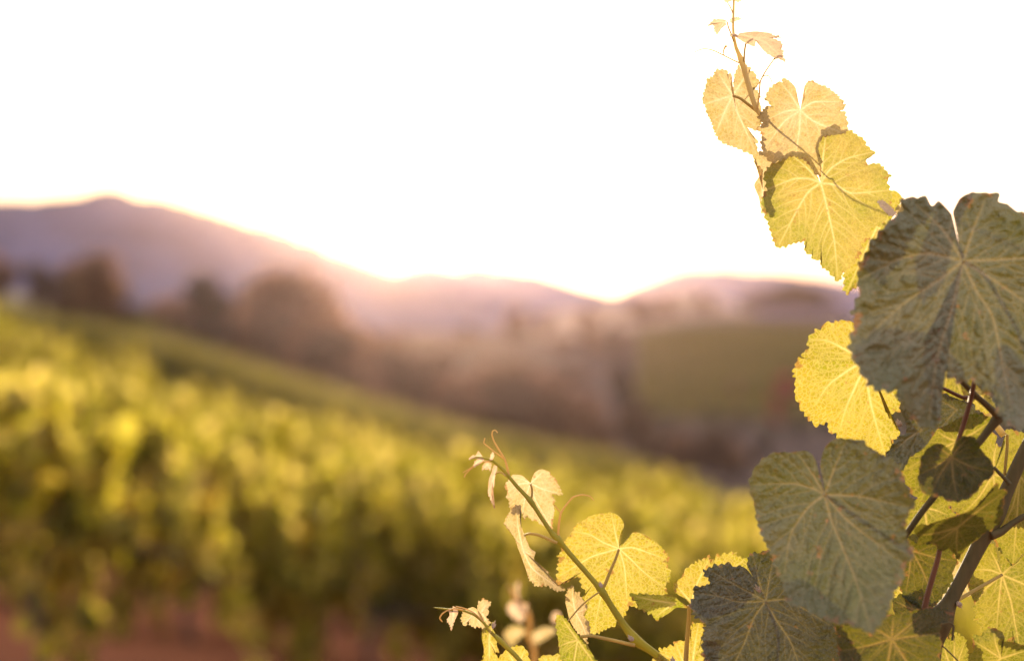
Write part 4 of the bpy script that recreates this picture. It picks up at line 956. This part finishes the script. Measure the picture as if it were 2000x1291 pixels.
# ---------- low shoot at bottom left of the diagonal one
rt = root('grapevine_shoot', 'low shoot at bottom centre, drooping tip pointing left with tiny lit leaves', 'vine shoot', P(1050, 1330, .995))
stem(rt, [(848, 1186), (873, 1189), (904, 1192), (927, 1201), (945, 1216), (953, 1227), (971, 1245), (986, 1260), (1007, 1280), (1050, 1330)], .995, [2, 3.5, 4, 4.5, 5, 6, 7, 9, 9, 10], 'stem', nodes=[(974, 1248)])
stem(rt, [(905, 1191), (888, 1188), (873, 1192), (863, 1199), (859, 1207), (864, 1214)], .99, [3, 3, 2.5], 'stem_pale', 'tendril')
stem(rt, [(944, 1213), (925, 1196), (905, 1187), (890, 1184)], .988, [2.5, 2.5], 'stem_pale', 'tendril')
leaf(rt, [(884, 1183), (892, 1187), (895, 1196), (886, 1216), (882, 1231), (878, 1219), (873, 1210), (878, 1201), (876, 1190)], (885, 1195), .99, 'tip', tooth=(6, 2), tilt=(.4, .3), veins=[(881, 1228)], label='tiny hanging leaf nearest the drooping tip', res=1.5)
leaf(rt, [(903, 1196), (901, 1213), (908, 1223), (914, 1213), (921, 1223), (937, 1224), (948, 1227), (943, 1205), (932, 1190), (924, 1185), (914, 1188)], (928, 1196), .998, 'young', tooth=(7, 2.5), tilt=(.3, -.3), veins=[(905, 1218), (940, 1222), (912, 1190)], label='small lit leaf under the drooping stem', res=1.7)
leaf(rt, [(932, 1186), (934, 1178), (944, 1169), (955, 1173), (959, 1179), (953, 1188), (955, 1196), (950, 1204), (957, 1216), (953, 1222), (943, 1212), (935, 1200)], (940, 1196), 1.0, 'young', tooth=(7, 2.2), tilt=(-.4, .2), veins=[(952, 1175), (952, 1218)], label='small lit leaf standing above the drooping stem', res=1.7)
leaf(rt, [(943, 1227), (958, 1221), (966, 1211), (965, 1222), (963, 1228), (968, 1238), (966, 1244), (972, 1250), (970, 1258), (975, 1273), (966, 1274), (974, 1287), (966, 1310), (945, 1310), (942, 1293), (945, 1270), (941, 1245)], (955, 1250), .992, 'gold', tooth=(9, 2.5), tilt=(.5, 0), veins=[(962, 1218), (955, 1300), (970, 1272)], label='drooping folded gold leaf below the bend', res=2)
leaf(rt, [(973, 1288), (984, 1273), (999, 1264), (1017, 1260), (1028, 1268), (1032, 1280), (1040, 1300), (1030, 1320), (980, 1320)], (1010, 1305), 1.003, 'gold', tooth=(12, 2), veins=[(990, 1272), (1025, 1268)], label='rounded yellow leaf cut by the bottom edge', res=2)
leaf(rt, [(1052, 1290), (1056, 1282), (1066, 1278), (1080, 1279), (1092, 1276), (1098, 1295), (1090, 1320), (1055, 1320)], (1078, 1305), 1.01, 'gold', tooth=(10, 2), veins=[(1060, 1283), (1090, 1280)], label='yellow leaf edge between the two shoots at the bottom edge', res=2)
bud(rt, 962, 1226, .99, 16, 1.2, .3)

# ---------- blurred shoot farther back
rt = root('grapevine_shoot', 'blurred shoot tip farther back between the two sharp lit shoots', 'vine shoot', P(1043, 1340, 1.5))
stem(rt, [(994, 1145), (1004, 1163), (1019, 1183), (1032, 1198), (1035, 1224), (1030, 1240), (1043, 1268), (1043, 1340)], 1.5, [5, 8, 10, 10, 10, 9, 10, 11], 'stem_pale')
leaf(rt, [(984, 1240), (996, 1224), (1014, 1221), (1027, 1234), (1010, 1249), (999, 1263)], (1015, 1236), 1.49, 'young', tooth=(9, 2), veins=[(990, 1245)], label='golden leaf left of the blurred stem', res=2.5)
leaf(rt, [(1032, 1242), (1045, 1232), (1063, 1224), (1087, 1229), (1069, 1244), (1046, 1257), (1036, 1252)], (1045, 1243), 1.51, 'young', tooth=(9, 2), veins=[(1080, 1230)], label='golden leaf right of the blurred stem', res=2.5)
leaf(rt, [(992, 1182), (1004, 1172), (1018, 1180), (1030, 1178), (1028, 1196), (1018, 1214), (1004, 1206), (994, 1196)], (1018, 1190), 1.48, 'tip', tooth=(9, 2), veins=[(998, 1188)], label='pale crumpled leaf cluster at the blurred tip', res=2.5)
leaf(rt, [(1008, 1140), (1014, 1136), (1012, 1160), (1018, 1176), (1008, 1172)], (1011, 1162), 1.5, 'tip', tooth=(9, 1), label='thin upright leaf at the blurred tip', res=2.5)
leaf(rt, [(1080, 1198), (1090, 1194), (1094, 1206), (1086, 1216), (1078, 1210)], (1086, 1206), 1.5, 'tip', tooth=(9, 1), label='tiny pale leaf at the far right of the blurred shoot', res=2.5)

# ------------------------------------------------------------------ haze: the evening air
hz, N, L = newmat('haze')
pv = N.new('ShaderNodeVolumePrincipled')
pv.inputs['Color'].default_value = (0.98, 0.68, 0.66, 1)
pv.inputs['Density'].default_value = 0.000045
pv.inputs['Anisotropy'].default_value = 0.82
oo = N.new('ShaderNodeOutputMaterial'); L.new(pv.outputs[0], oo.inputs['Volume'])
S, z0, z1 = 9500, -80, 158
V = [(sx * S, sy * S, z) for z in (z0, z1) for sx, sy in ((-1, -1), (1, -1), (1, 1), (-1, 1))]
fb = np.array([[3, 2, 1, 0], [4, 5, 6, 7], [0, 1, 5, 4], [1, 2, 6, 5], [2, 3, 7, 6], [3, 0, 4, 7]])
h_ = obj('haze', mesh_np('haze', np.array(V, float), fb, hz, False))
tag(h_, 'thin pale evening haze filling the valley air', 'haze', kind='stuff')
